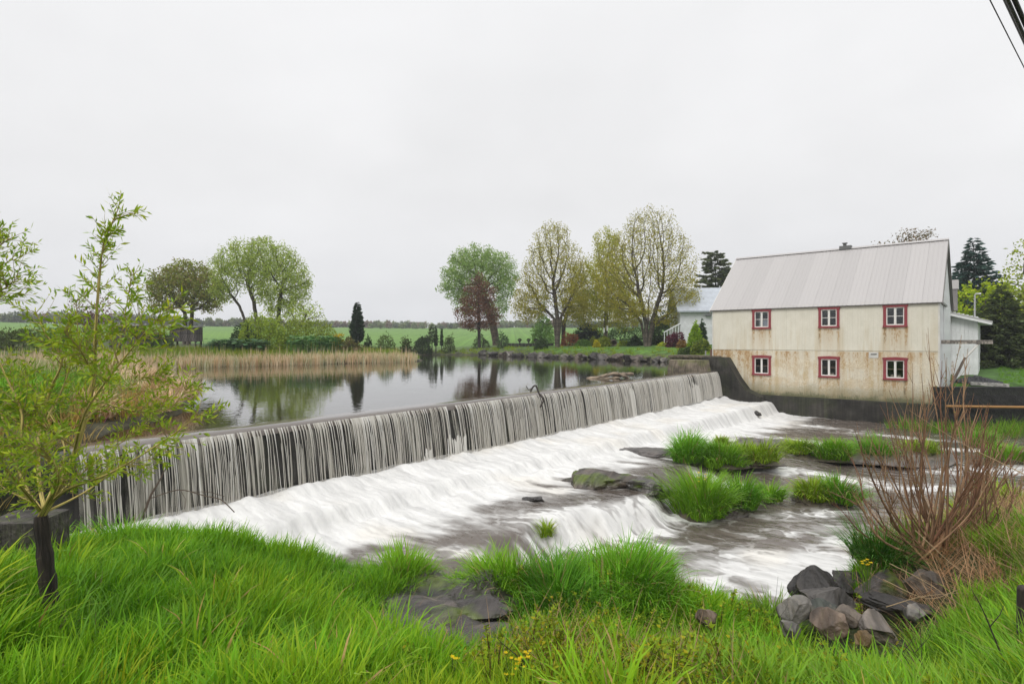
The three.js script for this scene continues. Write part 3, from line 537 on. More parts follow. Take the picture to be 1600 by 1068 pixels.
// ---------------------------------------------------------------- white house behind the mill, seen left of it
{
  const D = 60, x0 = at(1063, D), gy = ground(x0 + 1, D) - .3, ev = hy(483, D), rg = hy(449, D) + .3;
  const g = thing('white_house', 'white house with pale blue-grey roof behind the left end of the mill', 'house', [x0, 0, -D], -.12);
  const b = new MB(); b.box(5.5, (gy + ev) / 2, -3.5, 11, ev - gy, 7); put('wall', b.geo(), std(.74, .75, .77, .8, { map: paintTex }), g);
  const r = new MB(), pts = [[-.5, ev - .15], [.35 + 3.5, rg], [.35 + 7.2, ev - .15]];
  const L = [-.35, 11.4].map(x => pts.map(([z, y]) => r.v(x, y, -z, x, z))), L2 = [-.35, 11.4].map(x => pts.map(([z, y]) => r.v(x, y - .16, -z, x, z)));
  for (let k = 0; k < 2; k++) { r.quad(L[0][k], L[1][k], L[1][k + 1], L[0][k + 1]); r.quad(L2[0][k + 1], L2[1][k + 1], L2[1][k], L2[0][k]); } for (const e of [0, 1]) for (let k = 0; k < 2; k++) e ? r.quad(L[1][k], L2[1][k], L2[1][k + 1], L[1][k + 1]) : r.quad(L[0][k + 1], L2[0][k + 1], L2[0][k], L[0][k]); r.quad(L[0][0], L2[0][0], L2[1][0], L[1][0]); put('roof', r.geo(true), std(.50, .54, .60, .45, { map: paintTex }), g);
  const ga = new MB(), A = ga.v(0, ev - .2, -.1), B = ga.v(0, ev - .2, -6.9), C = ga.v(0, rg - .3, -3.7); ga.tri(A, C, B); put('gable', ga.geo(true), std(.72, .73, .75, .8), g);
  const ft = new MB(); ft.box(5.5, ev - .22, .45, 11.6, .16, .06); put('fascia', ft.geo(), std(.3, .31, .33, .7), g);
  // open porch roof and rails left of the house
  const y1 = hy(505, D), y0 = hy(519, D), pr = new MB(); pr.box(-.85, (y0 + y1) / 2, .1, 1.95, .10, .14, 0, Math.atan2(y1 - y0, 1.7)); put('porch_rafter', pr.geo(), std(.76, .77, .78, .7), g);
  for (let k = 0; k < 6; k++) { const q = new MB(), x = -.2 - k * .29, yt = mix(y1, y0, (.1 + k * .29) / 1.7); q.box(x, (yt + gy) / 2, .1, .06, yt - gy, .06); put('porch_post', q.geo(), std(.72, .74, .76, .7), g); }
  const lt = new MB(); lt.box(.95 + 1.9, hy(493, D), .16, .55, .12, .25); put('wall_lamp', lt.geo(), std(.12, .12, .13, .6), g);
}
// ---------------------------------------------------------------- two weathered huts behind the left reeds
function hut(px, D, w, h, d, py, label) {
  const x = at(px, D), top = hy(py, D), g0 = ground(x, D), bot = top - h;
  const g = thing('weathered_hut', label, 'hut', [x, 0, -D], .18, 'huts behind the reeds'), mats = [0, 1, 2].map(k => std(.085 + .03 * k, .075 + .026 * k, .07 + .024 * k, .9, { map: barkTex }));
  const n = Math.round(w / .2);
  for (let k = 0; k < n; k++) { const b = new MB(); b.box(-w / 2 + (k + .5) * w / n, bot + h / 2 - .02 * (k % 3), d / 2, w / n - .012, h - .04 * (k % 2), .03); put('wall_board', b.geo(true), mats[(k * 7 + 2) % 3], g); }
  const m = Math.round(d / .2); for (const s of [-1, 1]) for (let k = 0; k < m; k++) { const b = new MB(); b.box(s * w / 2, bot + h / 2, -d / 2 + (k + .5) * d / m, .03, h, d / m - .012); put('wall_board', b.geo(true), mats[(k * 5 + 1) % 3], g); }
  const bk = new MB(); bk.box(0, bot + h / 2, -d / 2, w, h, .03); bk.box(0, bot + .04, 0, w - .05, .06, d - .05); put('back_wall', bk.geo(), mats[0], g);
  const r = new MB(); r.box(0, top + .04, 0, w + .3, .07, d + .35, 0, 0, .07); put('roof', r.geo(), std(.16, .155, .15, .85, { map: paintTex }), g);
  for (const sx of [-1, 1]) for (const sz of [-1, 1]) { const p = new MB(); p.box(sx * (w / 2 - .1), (bot + g0) / 2 - .1, sz * (d / 2 - .1), .14, Math.max(.2, bot - g0 + .3), .14); put('post', p.geo(), mats[0], g); }
}
hut(291, 54, 2.3, 1.35, 1.6, 511, 'small dark boarded hut on posts below the round olive tree');
hut(198, 46, 1.9, 1.5, 1.6, 509, 'dark boarded hut half hidden by the willow sapling leaves');

// ---------------------------------------------------------------- plants
const matBark = std(.13, .11, .085, .95, { map: barkTex, bumpMap: barkTex, bumpScale: .02 });
const matBarkDark = std(.055, .045, .038, .95, { map: barkTex });
const leafMat = (rough = .62, tr = .42) => new THREE.MeshPhysicalMaterial({ color: 0xffffff, vertexColors: true, roughness: rough, transmission: tr, thickness: 0, ior: 1.4, specularIntensity: .3 });
const matLeaf = leafMat(), matNeedle = leafMat(.75, .12), matGrassM = leafMat(.5, .38);
const vary = (c, r, k = .22) => { const a = 1.45 + (r() - .5) * 2 * k, b = (r() - .5) * k * .7; return [Math.max(.004, c[0] * a * (1 + b)), Math.max(.004, c[1] * a), Math.max(.003, c[2] * a * (1 - b))]; };
const rdir = r => { const z = r() * 2 - 1, a = r() * 6.2832, s = Math.sqrt(1 - z * z); return V(s * Math.cos(a), z, s * Math.sin(a)); };
const perp = (d, r) => { const q = rdir(r).cross(d); return q.lengthSq() < 1e-4 ? V(1, 0, 0) : q.normalize(); };

// branching that grows towards points scattered in the crown's lobes; lobes: [x, y, z, rx, ry, rz] in metres from the base
function growTree(o) {
  const r = rng(o.seed), P = [], par = [], kids = [], step = o.step, at3 = [];
  const add = (p, k) => { P.push(p); par.push(k); kids.push(0); if (k >= 0) kids[k]++; return P.length - 1; };
  for (const tr of o.trunks) { // each trunk: list of points
    let k = -1; const root = tr.from ?? -1; k = root;
    const pts = tr.pts.map(q => V(...q));
    for (let i = 0; i < pts.length; i++) { if (!i) { k = add(pts[0], root); continue; } const L = pts[i].distanceTo(pts[i - 1]), n = Math.max(1, Math.round(L / step)); for (let j = 1; j <= n; j++) k = add(pts[i - 1].clone().lerp(pts[i], j / n).add(rdir(r).multiplyScalar(step * .06)), k); }
  }
  const vol = o.lobes.map(l => l[3] * l[4] * l[5]), tot = vol.reduce((a, b) => a + b);
  for (let i = 0; i < o.n; i++) { let t = r() * tot, k = 0; while (k < vol.length - 1 && t > vol[k]) t -= vol[k++]; const l = o.lobes[k], d = rdir(r).multiplyScalar(Math.pow(r(), o.shell ?? .42)); at3.push(V(l[0] + d.x * l[3], l[1] + d.y * l[4], l[2] + d.z * l[5])); }
  const near = at3.map(() => -1), nd = at3.map(() => 1e9), alive = at3.map(() => true), kill = step * (o.kill ?? 1.6);
  const see = k => { const q = P[k]; for (let i = 0; i < at3.length; i++) if (alive[i]) { const d = q.distanceToSquared(at3[i]); if (d < nd[i]) { nd[i] = d; near[i] = k; if (d < kill * kill) alive[i] = false; } } };
  const first = o.freeFrom ?? 0; for (let k = first; k < P.length; k++) if (P[k].y >= (o.clear ?? 0)) see(k);
  for (let it = 0; it < (o.iter ?? 90); it++) {
    const acc = new Map(); for (let i = 0; i < at3.length; i++) if (alive[i] && near[i] >= 0) { const k = near[i], d = at3[i].clone().sub(P[k]).normalize(); acc.has(k) ? acc.get(k).add(d) : acc.set(k, d); }
    if (!acc.size) break; let grew = false;
    for (const [k, d] of acc) { if (kids[k] > 3) continue; const dir = d.normalize().multiplyScalar(.8).add(rdir(r).multiplyScalar(.34)); if (par[k] >= 0) dir.add(P[k].clone().sub(P[par[k]]).normalize().multiplyScalar(.42)); dir.y += o.up ?? .05; const q = P[k].clone().add(dir.normalize().multiplyScalar(step * (.8 + .4 * r()))); see(add(q, k)); grew = true; }
    if (!grew) break;
  }
  // radii
  const n = P.length, R = new Float32Array(n), ex = o.pipe ?? 2.45, tip = o.tip ?? .014; const ch = Array.from({ length: n }, () => []);
  for (let k = 0; k < n; k++) if (par[k] >= 0) ch[par[k]].push(k);
  for (let k = n - 1; k >= 0; k--) { let s = 0; for (const c of ch[k]) s += Math.pow(R[c], ex); R[k] = Math.max(tip, Math.pow(s, 1 / ex)); }
  if (o.maxR) { let mx = 0; for (let k = 0; k < n; k++) mx = Math.max(mx, R[k]); const f = o.maxR / mx; for (let k = 0; k < n; k++) R[k] = Math.max(tip * .6, R[k] * Math.pow(f, clamp((R[k] - tip) / (mx - tip) * 3))); }
  const wood = new MB();
  for (let k = 0; k < n; k++) { // chains: start at a root or where a node is not its parent's thickest child
    const p = par[k]; if (p >= 0 && ch[p].reduce((a, b) => R[a] >= R[b] ? a : b) === k) continue;
    const pts = [], rad = []; if (p >= 0) { pts.push(P[p]); rad.push(Math.min(R[p], R[k] * 1.15)); }
    let q = k; for (; ;) { pts.push(P[q]); rad.push(R[q]); if (!ch[q].length) break; q = ch[q].reduce((a, b) => R[a] >= R[b] ? a : b); }
    if (p < 0) { rad[0] *= 1.45; if (rad[1]) rad[1] *= 1.12; }
    if (pts.length > 1) { rad[rad.length - 1] *= .4; wood.tube(pts, rad, rad[0] > .09 ? 8 : rad[0] > .03 ? 5 : 3, false); }
  }
  // leaves on thin nodes
  const lv = new MB(), thin = (o.thin ?? 2.2) * tip;
  for (let k = 0; k < n; k++) if (R[k] <= thin && P[k].y > (o.leafFrom ?? 0)) {
    const cl = o.leafMask ? o.leafMask(P[k], r) : 1; const m = Math.floor((o.leaves ?? 5) * cl + r());
    for (let j = 0; j < m; j++) {
      const q = P[k].clone().add(rdir(r).multiplyScalar((o.spread ?? step * .6) * Math.cbrt(r()))), d = rdir(r); d.y -= o.droop ?? .2; d.normalize();
      lv.col = vary(o.color2 && r() < (o.mix2 ?? .3) ? o.color2 : o.color, r, o.vary ?? .25); lv.leaf(q, d, perp(d, r), o.leaf * (.6 + .8 * r()), o.leafW * (.7 + .6 * r()));
    }
  }
  return { wood: wood.geo(), crown: lv.geo(true), nodes: P };
}
const onLand = (px, D) => { while (ground(at(px, D), D) < .22 && D < 130) D += .8; return D; };   // out of the water
// lobes given as seen: [column, row, half width, half height] at the tree's distance
function tree(name, label, cat, D, px, py, lobes, o, group) {
  D = onLand(px, D); const s = D / 890, x = at(px, D), y = ground(x, D) - .1, g = thing(name, label, cat, [x, y, -D], 0, group);
  const L = lobes.map(([a, b, rx, ry, dz = 0]) => [(a - px) * s, hy(b, D) - y, -dz, rx * s, ry * s, Math.max(rx, ry) * s * (o.deep ?? .85)]);
  const T = (o.trunk ?? [[[px, py], [px, py - 40]]]).map(t => ({ pts: t.map(([a, b, dz = 0], i) => [(a - px) * s, i === 0 ? 0 : hy(b, D) - y, -dz]) }));
  const t = growTree({ ...o, lobes: L, trunks: T });
  put('trunk', t.wood, o.bark ?? matBark, g); if (t.crown.attributes.position) put('crown', t.crown, o.mat ?? matLeaf, g);
  return g;
}
const MAPLE = [.27, .255, .03], WILLOW = [.26, .325, .06];
// left of the pond
tree('broadleaf_tree', 'round olive-green tree standing behind the small dark hut', 'tree', 63, 290, 512, [[288, 450, 56, 38], [255, 462, 30, 30], [322, 458, 30, 34], [290, 425, 38, 22]], { seed: 11, n: 1700, step: .36, trunk: [[[288, 512], [289, 492]], [[294, 512], [300, 488]]], leaves: 26, leaf: .23, leafW: .07, color: [.20, .23, .04], color2: [.20, .16, .06], spread: .5, maxR: .2, thin: 2.6 }, 'trees round the pond');
tree('willow_tree', 'tallest willow with several trunks above the clipped green bushes', 'tree', 58, 402, 540, [[392, 412, 52, 42], [440, 445, 44, 52], [352, 435, 27, 42], [425, 400, 40, 30], [468, 440, 18, 36]], { seed: 12, n: 2800, step: .36, trunk: [[[405, 545], [402, 510], [396, 470], [388, 448]], [[410, 545], [434, 500], [437, 470], [440, 450]], [[395, 545], [384, 505], [374, 478], [362, 462]]], clear: 5, leaves: 24, leaf: .26, leafW: .045, droop: .7, color: WILLOW, color2: [.29, .35, .08], spread: .55, maxR: .2, thin: 2.4, leafFrom: 3.4 }, 'trees round the pond');
tree('willow_tree', 'low spreading willow at the right edge of the clipped bushes', 'tree', 54, 452, 545, [[478, 490, 34, 20], [450, 500, 30, 16], [420, 500, 26, 18]], { seed: 13, n: 420, step: .36, trunk: [[[430, 548], [452, 528], [470, 508]]], leaves: 10, leaf: .28, leafW: .05, droop: .6, color: [.27, .34, .055], spread: .5, maxR: .16, thin: 2.4 }, 'trees round the pond');
// right of the pond
tree('willow_tree', 'dense mid-green willow with leaning trunk behind the red-brown tree', 'tree', 88, 775, 527, [[745, 425, 52, 40], [712, 440, 26, 34], [786, 432, 24, 40], [745, 402, 38, 20], [730, 468, 26, 26], [775, 475, 24, 26]], { seed: 14, n: 2400, step: .46, trunk: [[[777, 527], [768, 500], [757, 468], [748, 440]]], clear: 5, leaves: 28, leaf: .32, leafW: .065, droop: .55, color: [.20, .29, .075], color2: [.23, .32, .09], spread: .7, maxR: .6, thin: 2.4, bark: std(.115, .085, .06, .95, { map: barkTex }) }, 'trees round the pond');
tree('maple_tree', 'small red-brown maple in front of the mid-green willow', 'tree', 80, 748, 527, [[746, 490, 38, 28], [748, 462, 30, 26], [748, 440, 16, 14]], { seed: 15, n: 1300, step: .36, trunk: [[[749, 527], [748, 490], [748, 455]]], clear: 1.8, leaves: 16, leaf: .22, leafW: .07, color: [.135, .062, .035], color2: [.17, .085, .05], spread: .5, maxR: .22, thin: 2.4, bark: matBarkDark }, 'trees round the pond');
tree('maple_tree', 'tall half-bare maple with thick straight trunk left of the yellow-green tree', 'tree', 68, 870, 531, [[862, 400, 38, 56], [895, 440, 26, 62], [830, 465, 32, 40], [868, 362, 24, 18], [905, 480, 24, 30], [840, 430, 28, 50], [812, 480, 16, 22]], { seed: 16, n: 3600, step: .36, up: .16, trunk: [[[871, 531], [872, 505], [869, 480], [866, 455]], [[872, 531], [876, 496], [890, 470]], [[870, 531], [866, 498], [845, 476]]], clear: 2.6, leaves: 14, leaf: .17, leafW: .055, color: MAPLE, color2: [.30, .27, .03], spread: .5, maxR: .25, thin: 2.6, tip: .013, vary: .3, leafMask: p => mix(2.6, .75, sst(3, 9, p.y)) }, 'trees round the pond');
tree('maple_tree', 'dark forked tree close behind the tall half-bare maple', 'tree', 76, 881, 525, [[905, 470, 34, 36], [862, 480, 30, 34], [885, 455, 30, 34]], { seed: 17, n: 600, step: .5, trunk: [[[880, 526], [881, 505], [886, 490]]], leaves: 5, leaf: .26, leafW: .08, color: [.10, .14, .03], spread: .6, maxR: .3, thin: 2.4, bark: matBarkDark }, 'trees round the pond');
tree('birch_tree', 'leafy yellow-green tree between the two half-bare maples', 'tree', 74, 948, 536, [[948, 450, 44, 66], [925, 480, 34, 40], [950, 385, 26, 34], [975, 480, 36, 40], [905, 440, 20, 34]], { seed: 18, n: 2400, step: .42, up: .08, trunk: [[[946, 536], [947, 505], [948, 470]]], clear: 2, leaves: 24, leaf: .20, leafW: .065, color: [.31, .31, .02], color2: [.27, .28, .025], spread: .55, maxR: .28, thin: 2.5 }, 'trees round the pond');
tree('maple_tree', 'largest half-bare maple with ascending limbs beside the white house', 'tree', 62, 1012, 537, [[1005, 395, 44, 70], [1050, 420, 40, 66], [960, 430, 34, 60], [1020, 360, 44, 40], [1070, 460, 24, 46], [985, 480, 40, 30], [1045, 490, 34, 24]], { seed: 19, n: 4600, step: .34, up: .17, trunk: [[[1010, 537], [1010, 508], [1004, 478], [998, 455]], [[1014, 537], [1019, 505], [1027, 475], [1034, 455]], [[1011, 537], [1013, 495], [1014, 465]], [[1009, 537], [1002, 503], [985, 480]], [[1015, 537], [1022, 508], [1045, 490]]], clear: 3, leaves: 12, leaf: .16, leafW: .05, color: MAPLE, color2: [.30, .26, .03], spread: .45, maxR: .23, thin: 2.6, tip: .012, vary: .3, leafMask: p => mix(2.4, .75, sst(3, 9, p.y)) }, 'trees round the pond');
// behind the mill
tree('maple_tree', 'brownish budding tree showing just above the mill roof ridge', 'tree', 52, 1420, 560, [[1428, 370, 30, 14], [1372, 384, 12, 8], [1405, 392, 36, 14], [1425, 410, 46, 24]], { seed: 20, n: 900, step: .36, trunk: [[[1418, 560], [1418, 470], [1420, 420]]], clear: 6, leaves: 14, leaf: .16, leafW: .06, color: [.17, .12, .07], color2: [.13, .12, .05], spread: .5, maxR: .3, thin: 2.4 }, 'trees behind the mill');
tree('broadleaf_tree', 'light green spreading tree at the right edge beside the spruces', 'tree', 40, 1606, 560, [[1606, 400, 26, 30], [1588, 440, 26, 26], [1616, 450, 40, 50], [1600, 490, 36, 24], [1580, 470, 18, 20]], { seed: 21, n: 700, step: .36, trunk: [[[1612, 580], [1610, 500], [1606, 440]]], clear: 3, leaves: 9, leaf: .22, leafW: .08, color: [.24, .29, .03], color2: [.21, .25, .035], spread: .45, maxR: .22, thin: 2.4 }, 'trees behind the mill');
tree('broadleaf_tree', 'bright lime-green bushy tree below the tall blue spruce', 'tree', 46, 1528, 560, [[1535, 458, 36, 22], [1510, 470, 24, 28], [1560, 468, 30, 28], [1540, 500, 46, 30], [1585, 480, 26, 30]], { seed: 22, n: 650, step: .36, trunk: [[[1530, 575], [1530, 520], [1532, 490]]], clear: 2, leaves: 13, leaf: .24, leafW: .10, color: [.28, .36, .012], color2: [.32, .38, .015], spread: .45, maxR: .18, thin: 2.4 }, 'trees behind the mill');

// conifers: whorls of branches with sprays of needles
function conifer(name, label, D, px, topPy, botPy, halfW, o, group) {
  D = onLand(px, D); const s = D / 890, x = at(px, D), y = ground(x, D) - .1, g = thing(name, label, o.cat ?? 'tree', [x, y, -D], 0, group), r = rng(o.seed), top = hy(topPy, D) - y, bot = Math.max(.15, hy(botPy, D) - y), W = halfW * s;
  const wood = new MB(), nd = new MB(); wood.tube([V(0, 0, 0), V(.02, top * .5, .02), V(0, top * .97, 0)], [.035 * top * .55, .02 * top * .5, .01], 7);
  const rows = o.rows ?? Math.round((top - bot) / (o.gap ?? .3));
  for (let k = 0; k <= rows; k++) {
    const t = k / rows, yy = mix(bot, top * .985, t), prof = o.prof ? o.prof(t) : Math.pow(1 - t, .85), L0 = W * prof + .06, n = Math.round(mix(o.per ?? 11, 5, t));
    for (let j = 0; j < n; j++) {
      const a = (j + r() * .8) / n * 6.283 + k * 2.4, L = L0 * (.72 + .45 * r() * (o.rag ?? 1)), dip = o.dip ?? -.25, p0 = V(0, yy + (r() - .5) * (o.gap ?? .3) * 1.3, 0), seg = 5, pts = [];
      for (let i = 0; i <= seg; i++) { const q = i / seg; pts.push(V(Math.cos(a) * L * q, p0.y + L * (dip * q + (o.lift ?? .16) * q * q), Math.sin(a) * L * q)); }
      if (r() < .5) wood.tube(pts, pts.map((_, i) => .012 * (1 - i / seg) * Math.sqrt(top / 6) + .004), 3, false);
      const m = Math.max(4, Math.round(L * (o.spray ?? 17)));
      for (let i = 0; i < m; i++) {
        const q = .12 + .9 * Math.pow(r(), .75), f = clamp(q) * seg, b0 = Math.min(seg - 1, Math.floor(f)), c = pts[b0].clone().lerp(pts[b0 + 1], f - b0).add(rdir(r).multiplyScalar(.10 * Math.sqrt(L))), an = a + (r() - .5) * 2.0;
        const d = V(Math.cos(an), -.35 + .5 * r(), Math.sin(an)).normalize(); nd.col = vary(o.color2 && r() < .3 ? o.color2 : o.color, r, .28);
        nd.leaf(c, d, perp(d, r), (o.len ?? .34) * (.6 + .7 * r()), (o.wid ?? .05));
      }
    }
  }
  put('trunk', wood.geo(), matBarkDark, g); put('crown', nd.geo(true), matNeedle, g); return g;
}
conifer('cedar_tree', 'slim dark columnar cedar alone against the bright field', 64, 558, 472, 534, 8.5, { seed: 31, prof: t => Math.min(1, .7 + 2 * t) * Math.pow(1 - t, .62) * 1.1, gap: .15, per: 16, spray: 60, len: .24, wid: .055, dip: .55, lift: .2, color: [.022, .046, .022], color2: [.035, .06, .03] }, 'conifers');
conifer('spruce_tree', 'dark blue-green spruce rising behind the mill roof at right', 50, 1522, 372, 560, 58, { seed: 32, gap: .24, per: 15, spray: 26, len: .40, wid: .07, color: [.025, .055, .045], color2: [.045, .085, .07], dip: -.15 }, 'conifers');
conifer('spruce_tree', 'broad near-black spruce standing on the lawn right of the mill', 34, 1566, 446, 596, 76, { seed: 33, gap: .2, per: 17, spray: 36, len: .34, wid: .05, color: [.04, .055, .018], color2: [.065, .085, .025], dip: -.30, lift: .2, prof: t => Math.pow(1 - t, .95) }, 'conifers');
conifer('pine_tree', 'ragged dark pine between the largest maple and the mill roof', 78, 1118, 393, 520, 24, { seed: 34, gap: .34, per: 9, spray: 34, len: .5, wid: .08, color: [.065, .085, .035], color2: [.10, .11, .04], dip: -.12, lift: .12, rag: 1.7, prof: t => .5 + .6 * Math.sin(Math.min(1, (1 - t) * 1.4) * 2.2) * (1 - t * .55) }, 'conifers');
conifer('spruce_tree', 'low dark spruce on the lawn behind the tall half-bare maple', 78, 917, 503, 531, 24, { seed: 35, gap: .25, per: 13, spray: 22, len: .35, wid: .08, color: [.018, .035, .02], dip: -.2, prof: t => Math.pow(1 - t, .6) }, 'conifers');
for (const [px, tp, D, lb] of [[681, 508, 68, 'left of the two thin dark cypress spires at the pond edge'], [690, 513, 68, 'right and shorter of two thin cypress spires at the pond edge']]) conifer('cypress_spire', lb, D, px, tp, 540, 1.6, { seed: px, cat: 'shrub', prof: t => .9 * (1 - t * t), gap: .10, per: 9, spray: 80, len: .11, wid: .04, color: [.03, .055, .018], dip: .6 }, 'cypress spires');
conifer('young_spruce', 'small young spruce behind the two thin cypress spires', 74, 675, 507, 533, 9, { seed: 36, gap: .2, per: 9, spray: 26, len: .24, wid: .06, color: [.045, .065, .025], dip: -.1, prof: t => 1 - t }, 'conifers');

// shrubs: leaf shells over a bumpy volume with stems inside
function shrub(name, label, D, px, topPy, botPy, halfW, color, o = {}, group) {
  D = onLand(px, D); const s = D / 890, x = at(px, D), gy = ground(x, D), y = gy - .05, H = Math.max(.25, hy(topPy, D) - y), W = halfW * s, dp = W * (o.deep ?? .8), r = rng(px * 7 + topPy), g = thing(name, label, o.cat ?? 'shrub', [x, y, -D], 0, group);
  const st = new MB(); for (let k = 0; k < 9; k++) { const a = r() * 6.28, q = .75 * Math.sqrt(r()); st.tube([V(Math.cos(a) * W * .2, 0, Math.sin(a) * dp * .2), V(Math.cos(a) * W * .6 * q, H * .5, Math.sin(a) * dp * .6 * q), V(Math.cos(a) * W * q, H * (.9 - .4 * q), Math.sin(a) * dp * q)], [.03, .02, .008], 4, false); }
  put('stems', st.geo(), matBarkDark, g);
  const lv = new MB(), n = Math.round((o.n ?? 900) * 1.3), L = o.leaf ?? .2, Wd = o.leafW ?? .07;
  for (let k = 0; k < n; k++) {
    const d = rdir(r); d.y = Math.abs(d.y) * 1.0 - .12; const bumpy = 1 + (o.bumpy ?? .30) * fbm(d.x * 2.2 + px, d.z * 2.2 + d.y * 1.7, 3) * 1.6, t = mix(.45, 1, Math.pow(r(), .35)) * bumpy, box = o.box ? 1 / Math.pow(Math.pow(Math.abs(d.x), 5) + Math.pow(Math.abs(d.y), 5) + Math.pow(Math.abs(d.z), 5), .2) * .8 : 1;
    const q = V(d.x * W * t * box, Math.max(.02, d.y * H * t * box * (o.box ? 1.1 : 1)), d.z * dp * t * box), e = rdir(r).add(V(d.x, d.y + (o.rise ?? .3), d.z).multiplyScalar(.8)).normalize();
    lv.col = vary(o.color2 && r() < .35 ? o.color2 : color, r, .25).map(c => c * 1.45); lv.leaf(q, e, perp(e, r), L * (.6 + .8 * r()), Wd * (.7 + .6 * r()));
  }
  put('foliage', lv.geo(true), matLeaf, g); return g;
}
const YG = [.16, .19, .015], DG = [.035, .06, .018], MG = [.075, .13, .025];
const SH = [
  ['dark green bush at the left foot of the tallest willow', 51, 383, 505, 548, 24, DG, { n: 1800 }],
  ['bright moss-green clipped bush under the tallest willow', 50.6, 412, 488, 548, 40, [.15, .195, .02], { n: 3800, leaf: .16 }],
  ['broad olive-green clipped bush reaching towards the golden shrub', 52.5, 482, 490, 545, 52, [.135, .17, .022], { n: 3800, leaf: .16, bumpy: .15 }],
  ['golden-yellow shrub at the right end of the clipped bushes', 52, 526, 517, 540, 10, [.26, .20, .012], { n: 700 }],
  ['mixed bronze-green bush in front of the columnar cedar', 52, 546, 523, 552, 18, [.08, .085, .025], { n: 900, color2: [.11, .07, .03] }],
  ['loose grey-green bush right of the columnar cedar', 62, 602, 520, 540, 17, [.085, .12, .04], { n: 800 }],
  ['small dark round bush at the foot of the columnar cedar', 66, 575, 523, 536, 7, DG, { n: 400 }],
  ['dark olive bush near the right end of the reeds', 60, 634, 525, 546, 10, [.05, .065, .02], { n: 600 }],
  ['dark round yew bush at the pond edge left of the spires', 70, 660, 519, 545, 15, [.025, .04, .015], { n: 1500 }],
  ['mid-green bush right of the two thin cypress spires', 72, 702, 518, 533, 10, [.06, .085, .025], { n: 700 }],
  ['low green bush behind the red-brown maple trunk', 82, 752, 521, 530, 14, [.06, .09, .025], { n: 600 }],
  ['spiky dark green shrub at the leaning willow trunk', 76, 786, 517, 533, 9, [.04, .075, .025], { n: 500 }],
  ['light green tall bush behind the tall half-bare maple', 86, 848, 492, 522, 17, [.085, .15, .03], { n: 1200, leaf: .35, leafW: .11 }],
  ['dark green mounded shrub left of the tall maple trunk', 66, 846, 526, 540, 10, DG, { n: 800 }],
  ['orange-red shrub on the garden bed by the maple', 74, 892, 518, 531, 15, [.20, .075, .03], { n: 900 }],
  ['low yellow-green hosta clump on the lawn bed', 70, 912, 529, 535, 14, [.09, .16, .03], { n: 700 }],
  ['small round lime bush in the lawn bed', 70, 927, 526, 534, 6, [.14, .17, .02], { n: 500 }],
  ['gold and green mound left of the wooden barrel', 66, 944, 526, 538, 14, [.13, .16, .015], { n: 900 }],
  ['bright yellow low plant at the bed corner on the lawn', 65, 932, 531, 538, 5, [.28, .25, .01], { n: 300 }],
  ['lime-green low clump right of the wooden barrel', 65, 975, 532, 539, 9, [.15, .19, .015], { n: 500 }],
  ['dark green round bush left of the largest maple trunk', 64, 993, 525, 539, 10, [.03, .05, .018], { n: 1000 }],
  ['dark green round bush right of the largest maple trunk', 66, 1028, 523, 537, 12, [.035, .055, .02], { n: 1100 }],
  ['pale yellow-green flat ground cover beside the largest maple', 60, 1043, 534, 541, 15, [.22, .25, .02], { n: 800, leaf: .12 }],
  ['purple barberry hedge in front of the white house porch', 57, 1055, 520, 537, 16, [.06, .012, .022], { n: 1400, leaf: .14, box: 1 }],
  ['orange-brown low shrub beside the purple hedge', 55, 1066, 531, 540, 9, [.16, .10, .03], { n: 500 }],
  ['tall lime-green upright shrub before the white house wall', 52, 1087, 502, 545, 11, [.15, .22, .015], { n: 1700 }],
  ['dark glossy shrub behind the tall lime-green shrub', 53, 1097, 499, 540, 8, [.025, .045, .02], { n: 900 }],
  ['spreading golden-green juniper at the concrete block', 46, 1097, 530, 560, 17, [.125, .155, .02], { n: 2200, leaf: .15, color2: [.06, .09, .02] }],
  ['dark green juniper sprawling over the bank by the block', 47, 1080, 538, 562, 17, [.045, .07, .02], { n: 1700, leaf: .16 }],
  ['leafy dark green hedge running behind the largest maple', 84, 980, 512, 530, 40, [.04, .07, .02], { n: 2600, box: 1, deep: .25 }],
  ['second trimmed hedge running behind the yellow-green tree', 86, 920, 513, 528, 30, [.045, .075, .02], { n: 1800, box: 1, deep: .25 }],
  ['large dark green bush left of the white house', 72, 1040, 488, 532, 34, [.035, .06, .018], { n: 2600, leaf: .3, leafW: .1 }],
  ['reddish twiggy bush behind the huts at far left', 60, 140, 466, 512, 34, [.10, .055, .04], { n: 1600, leaf: .2, bumpy: .6 }],
  ['olive hedge bush on the far left bank', 44, 25, 508, 560, 46, [.065, .085, .025], { n: 2200, leaf: .2 }],
  ['tall green bush behind the sapling at far left', 40, 95, 512, 562, 40, [.085, .13, .03], { n: 2200 }],
  ['green bush between the two dark huts', 52, 243, 514, 546, 26, [.05, .075, .025], { n: 1600 }],
];
for (const [lb, D, px, tp, bp, hw, c, o] of SH) shrub('garden_shrub', lb, D, px, tp, bp, hw, c, o, 'garden shrubs');

